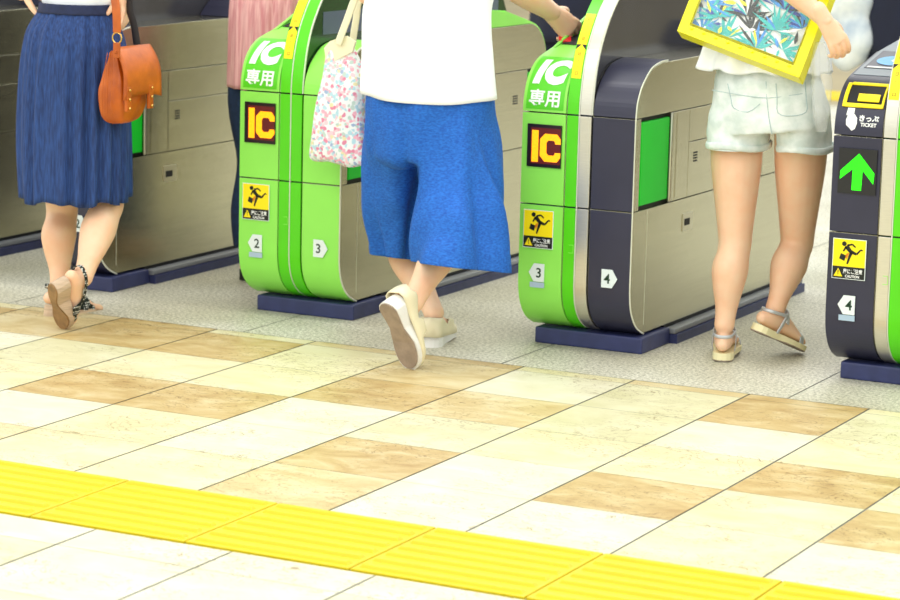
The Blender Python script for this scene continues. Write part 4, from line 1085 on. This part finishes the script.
def bag_box(w0, w1, h0, h1, d0, d1, name, m, parent=YB, ch=.003):
    t = MB(); v = [bp_(w, h, d) for h in (h0, h1) for d in (d0, d1) for w in (w0, w1)]
    t.add(v, [(0, 2, 3, 1), (4, 5, 7, 6), (0, 1, 5, 4), (2, 6, 7, 3), (0, 4, 6, 2), (1, 3, 7, 5)]); t.o = origin_of(parent)
    return t.build(name, m, parent, bevel=ch)
bag_box(0, 1, 0, .012, -.02, 1, 'bottom_panel', M['bag_yellow'])
for d0, d1, nm in ((0, .06, 'front_frame'), (.94, 1, 'back_frame')):
    t = MB(); t.o = YB.location
    for w0, w1, h0, h1 in ((0, 1, .012, .13), (0, .085, .13, .93), (.915, 1, .13, .93), (0, 1, .93, 1)):
        v = [bp_(w, h, d) for h in (h0, h1) for d in (d0, d1) for w in (w0, w1)]
        t.add(v, [(0, 2, 3, 1), (4, 5, 7, 6), (0, 1, 5, 4), (2, 6, 7, 3), (0, 4, 6, 2), (1, 3, 7, 5)])
    t.build(nm, M['bag_yellow'], YB)
bag_box(0, .02, .012, 1, .06, .94, 'side_panel', M['bag_yellow'], ch=.001); bag_box(.98, 1, .012, 1, .06, .94, 'side_panel', M['bag_yellow'], ch=.001)
bag_box(.07, .93, .10, .94, .30, .34, 'printed_lining', M['white'], ch=0)
rl = random.Random(5); lf = MB(); lf.o = YB.location
def leaf(cw, chh, ang, ln, wd, mi, d):
    c, s_ = math.cos(ang), math.sin(ang); pts = []
    for t_, q in ((0, .15), (.3, 1), (.6, .85), (1, 0), (.6, -.85), (.3, -1)):
        a, b = t_*ln, q*wd; u_, v_ = (a*c-b*s_), (a*s_+b*c)
        pts.append(bp_(min(.925, max(.075, cw+u_/bw)), min(.935, max(.105, chh+v_/bhgt)), d))
    lf.add(pts, [tuple(range(6))], mi)
fans = [(.16, .12, 1), (.34, .12, 0), (.52, .30, 3), (.60, .14, 0), (.80, .22, 0), (.88, .5, 1), (.70, .62, 2), (.42, .66, 0), (.22, .58, 1), (.30, .85, 0), (.60, .88, 2), (.85, .85, 0), (.25, .3, 0), (.45, .42, 3), (.70, .38, 0), (.12, .4, 1), (.55, .66, 0), (.80, .68, 0)]
dd_ = .29
for cw, chh, mi in fans:
    base = rl.uniform(.8, 2.2)
    for k in range(12):
        a = base-1.5+3.0*k/11+rl.uniform(-.1, .1); leaf(cw, chh, a, rl.uniform(.055, .10), rl.uniform(.0034, .0062), mi if rl.random() < .7 else rl.choice([0, 0, 1, 2, 3, 6, 6, 5]), dd_); dd_ -= .0006
for _ in range(24): leaf(rl.uniform(.1, .9), rl.uniform(.12, .85), rl.uniform(0, 6.28), rl.uniform(.02, .05), rl.uniform(.003, .007), rl.choice([0, 1, 3, 6, 2, 5]), dd_); dd_ -= .0006
lf.build('leaf_print', [M['teal'], M['lblue'], M['dkblue'], M['ink'], M['grey'], M['bag_yellow'], M['white']], YB)
bag_box(.07, .93, .10, .94, .0, .02, 'vinyl_window', M['vinyl'], ch=0)
sp = MB(); sp.o = YB.location
for k in range(9): sp.ball(bp_(.10+.80*k/8, .075, -.03), (.006, .003, .004))
sp.build('stud_row', M['bag_yellow'], YB, smooth=True)
t = MB(); t.o = YB.location; t.tube([bp_(.8, .98, .5), P(834, -4, 7.66), P(822, -45, 7.7), V((cx_+.17, cy_-.03, 1.30)), V((cx_+.15, cy_+.06, 1.30))], [(.012, .003)]*5, side=X, n=8, sub=5); t.build('handle', M['bag_yellow'], YB, smooth=True)
# clear plastic pouch dangling from the bag
q0 = P(818, 40, 7.72)
t = MB(); secs = [(42, 812, 824, .010), (60, 811, 829, .018), (85, 812, 831, .022), (110, 813, 829, .020), (132, 817, 826, .008)]
vv = []; n = 28
for py, xl, xr, dd in secs:
    a, b = P(xl, py, 7.72), P(xr, py, 7.72); c, w_ = (a+b)/2, (b-a)/2
    for k in range(n):
        th = 2*PI*k/n; r_ = 1+.14*math.sin(5*th+py*.07)+.08*math.sin(9*th-py*.1); vv.append(c+w_*math.cos(th)*r_+V((0, dd*math.sin(th)*r_, 0)))
t.add(vv, [(i*n+k, i*n+(k+1) % n, (i+1)*n+(k+1) % n, (i+1)*n+k) for i in range(len(secs)-1) for k in range(n)]+[list(range(n))[::-1], list(range((len(secs)-1)*n, len(secs)*n))])
PB = t; PB.o = V(q0); pbo = PB.build('plastic_bag', M['plastic'], None, smooth=True); pbo.location = q0
tag(pbo, 'small crumpled clear plastic bag hanging beside the pale denim shorts', 'bag')

# ================= person in pink behind the green gate
dx, dy = -4.840, 8.20
DP = empty('person', (dx, dy, 0), 'person in a pink crinkled tunic and dark jeans, mostly hidden behind the all green gate', 'person')
bm_ = MB(); fs = []
for s_, fy in ((-1, -.04), (1, .14)):
    h_ = V((dx-.11 if s_ < 0 else dx+.07, dy+fy-.02, .028)); an, at_f, Wf = foot(bm_, h_, (.03, 1, 0), Z, s_)
    leg(bm_, (dx+s_*.08, dy, .80), (dx-.09 if s_ < 0 else dx+.08, dy+fy*.5+.03, .43), an, .98); fs.append((at_f, Wf, an, s_, fy))
at_ = torso(bm_, (dx, dy, .82), 1.30, .155, .10); head(bm_, (dx, dy+.05, 1.47))
for s_ in (-1, 1):
    arm(bm_, (dx+s_*.17, dy+.02, 1.26), (dx+s_*.19, dy+.10, 1.08), (dx+s_*.12, dy+.28, 1.08)); hand(bm_, (dx+s_*.12, dy+.28, 1.08), (-s_*.4, .9, .05), Z, -s_, curl=.5)
body_obj(bm_, DP, .009); eyes_hair(DP, (dx, dy+.05, 1.47), long=.2)
for at_f, Wf, an, s_, fy in fs:
    j = MB(); kx = dx-.09 if s_ < 0 else dx+.08
    j.tube([(dx+s_*.08, dy, .86), (dx+s_*.09-.01, dy+fy*.25, .64), (kx, dy+fy*.5+.03, .43), (kx-.015*(s_ < 0), dy+fy*.5+.01, .25), an+V((0, 0, .02))], [.105, .094, .078, .075, .060], n=26, sub=5, cap=False); cloth(j, 'jeans_leg', M['jeans'], DP)
    ol = shoe_outline(.24); s0 = MB(); s0.o = DP.location; sole(s0, at_f, Wf, ol, lambda f: -.026, lambda f: .012); s0.build('shoe', M['ink'], DP)
tn = MB(); zt_ = P(240, 88, dy-.1).z
loft(tn, [(V((dx, dy, zt_)), .192, .16), (V((dx, dy, zt_+.12)), .19, .155), (V((dx, dy, 1.0)), .185, .145), (V((dx, dy+.01, 1.15)), .165, .125), (V((dx, dy+.02, 1.26)), .17, .11), (V((dx, dy+.025, 1.31)), .085, .07)], n=140, f=lambda th, t: (.004*math.sin(26*th+2*t)+.004*math.sin(11*th), 0), sub=5)
cloth(tn, 'tunic', M['pink'], DP)
for s_ in (-1, 1):
    sl = MB(); sl.tube([(dx+s_*.14, dy+.02, 1.27), (dx+s_*.185, dy+.06, 1.17), (dx+s_*.19, dy+.10, 1.08), (dx+s_*.15, dy+.2, 1.08)], [.065, .06, .052, .045], n=20); cloth(sl, 'sleeve', M['pink'], DP)

# ================= distant passers-by, out of focus
def walker(x, y, hcol, label, skirt=True):
    g = empty('person', (x, y, 0), label, 'person'); b = MB(); fts = []
    for s_ in (-1, 1):
        h_ = V((x+s_*.08, y+s_*.14, .03)); an, af, Wf = foot(b, h_, (0, 1, 0), Z, s_); leg(b, (x+s_*.085, y, .84), (x+s_*.085, y+s_*.07+.03, .45), an); fts.append((af, Wf, an, s_))
    at_ = torso(b, (x, y, .84), 1.34); head(b, (x, y+.04, 1.52))
    for s_ in (-1, 1):
        w_ = V((x+s_*.24, y+.05, .84)); arm(b, (x+s_*.18, y, 1.30), (x+s_*.23, y-.01, 1.06), w_); hand(b, w_, (0, .05, -1), (s_, 0, 0), s_, curl=.5)
    body_obj(b, g, .010); eyes_hair(g, (x, y+.04, 1.52))
    for af, Wf, an, s_ in fts:
        j = MB(); j.tube([(x+s_*.08, y, .92), (x+s_*.085, y+s_*.05, .5), an+V((0, 0, .01))], [.115, .085, .075], n=22, sub=5, cap=False); cloth(j, 'trouser_leg', hcol, g)
        s0 = MB(); s0.o = g.location; sole(s0, af, Wf, shoe_outline(.24), lambda f: -.028, lambda f: .014); s0.build('shoe', M['ink'], g)
    c = MB(); loft(c, [(V((x, y, .62)), .21, .17), (V((x, y, .85)), .20, .155), (V((x, y, 1.08)), .175, .13), (V((x, y, 1.28)), .19, .12), (V((x, y, 1.35)), .09, .07)], n=60, f=lambda th, t: (.008*math.sin(6*th)*(1-t), 0)); cloth(c, 'coat', hcol, g)
    for s_ in (-1, 1):
        sl = MB(); sl.tube([(x+s_*.15, y, 1.31), (x+s_*.21, y-.01, 1.18), (x+s_*.235, y-.005, 1.05), (x+s_*.24, y+.04, .88)], [.065, .06, .052, .045], n=18); cloth(sl, 'sleeve', hcol, g)
    return g
p_ = P(905, 20, 12.5); walker(p_.x, 12.5, M['navy'], 'out of focus person in a dark navy coat beyond the right edge gate')
p_ = P(572, 5, 12.0); walker(p_.x, 12.0, M['navy'], 'out of focus person in dark navy clothes beyond the woman reaching to the reader')
c_ = P(850, 28, 12.4)
fb = MB(); fb.ball(c_, (.135, .07, .20), n=30, m_=20); fb.o = c_
fo_ = fb.build('floral_bag', M['far_bag'], None, smooth=True); fo_.location = c_; noise_displace(fo_, 9, .06)
hd = MB(); pz = c_+V((0, 0, .17)); hd.tube([pz+V((-.05, 0, 0)), pz+V((-.03, 0, .12)), V((P(905, 20, 12.5).x-.24, 12.48, .80)), pz+V((.06, 0, .10)), pz+V((.05, 0, 0))], .008, n=8, sub=4); hd.o = c_
hd.build('handle', M['canvas'], fo_, smooth=True)
tag(fo_, 'blurred white floral printed bag carried beside the far navy coat person', 'bag')
# ------------------------------------------------------------------ light
w = bpy.data.worlds.new('station_ambient'); S.world = w; w.use_nodes = True
bg = w.node_tree.nodes['Background']; bg.inputs[0].default_value = (.97, 1, .985, 1); bg.inputs[1].default_value = 1.25
def ceiling_lamp(x, y, z, sx, sy_, e, c=(1, .99, .95)):
    l = bpy.data.lights.new('ceiling_fluorescent_lamp', 'AREA'); l.shape = 'RECTANGLE'; l.size = sx; l.size_y = sy_; l.energy = e; l.color = c
    o = bpy.data.objects.new('ceiling_fluorescent_lamp', l); COL.objects.link(o); o.location = (x, y, z); return o
for y in (2.5, 5.0, 7.5, 10.5, 14, 18, 24):
    for x in (-8, -4, 0):
        ceiling_lamp(x, y, 3.1, 2.4, .3, 26)
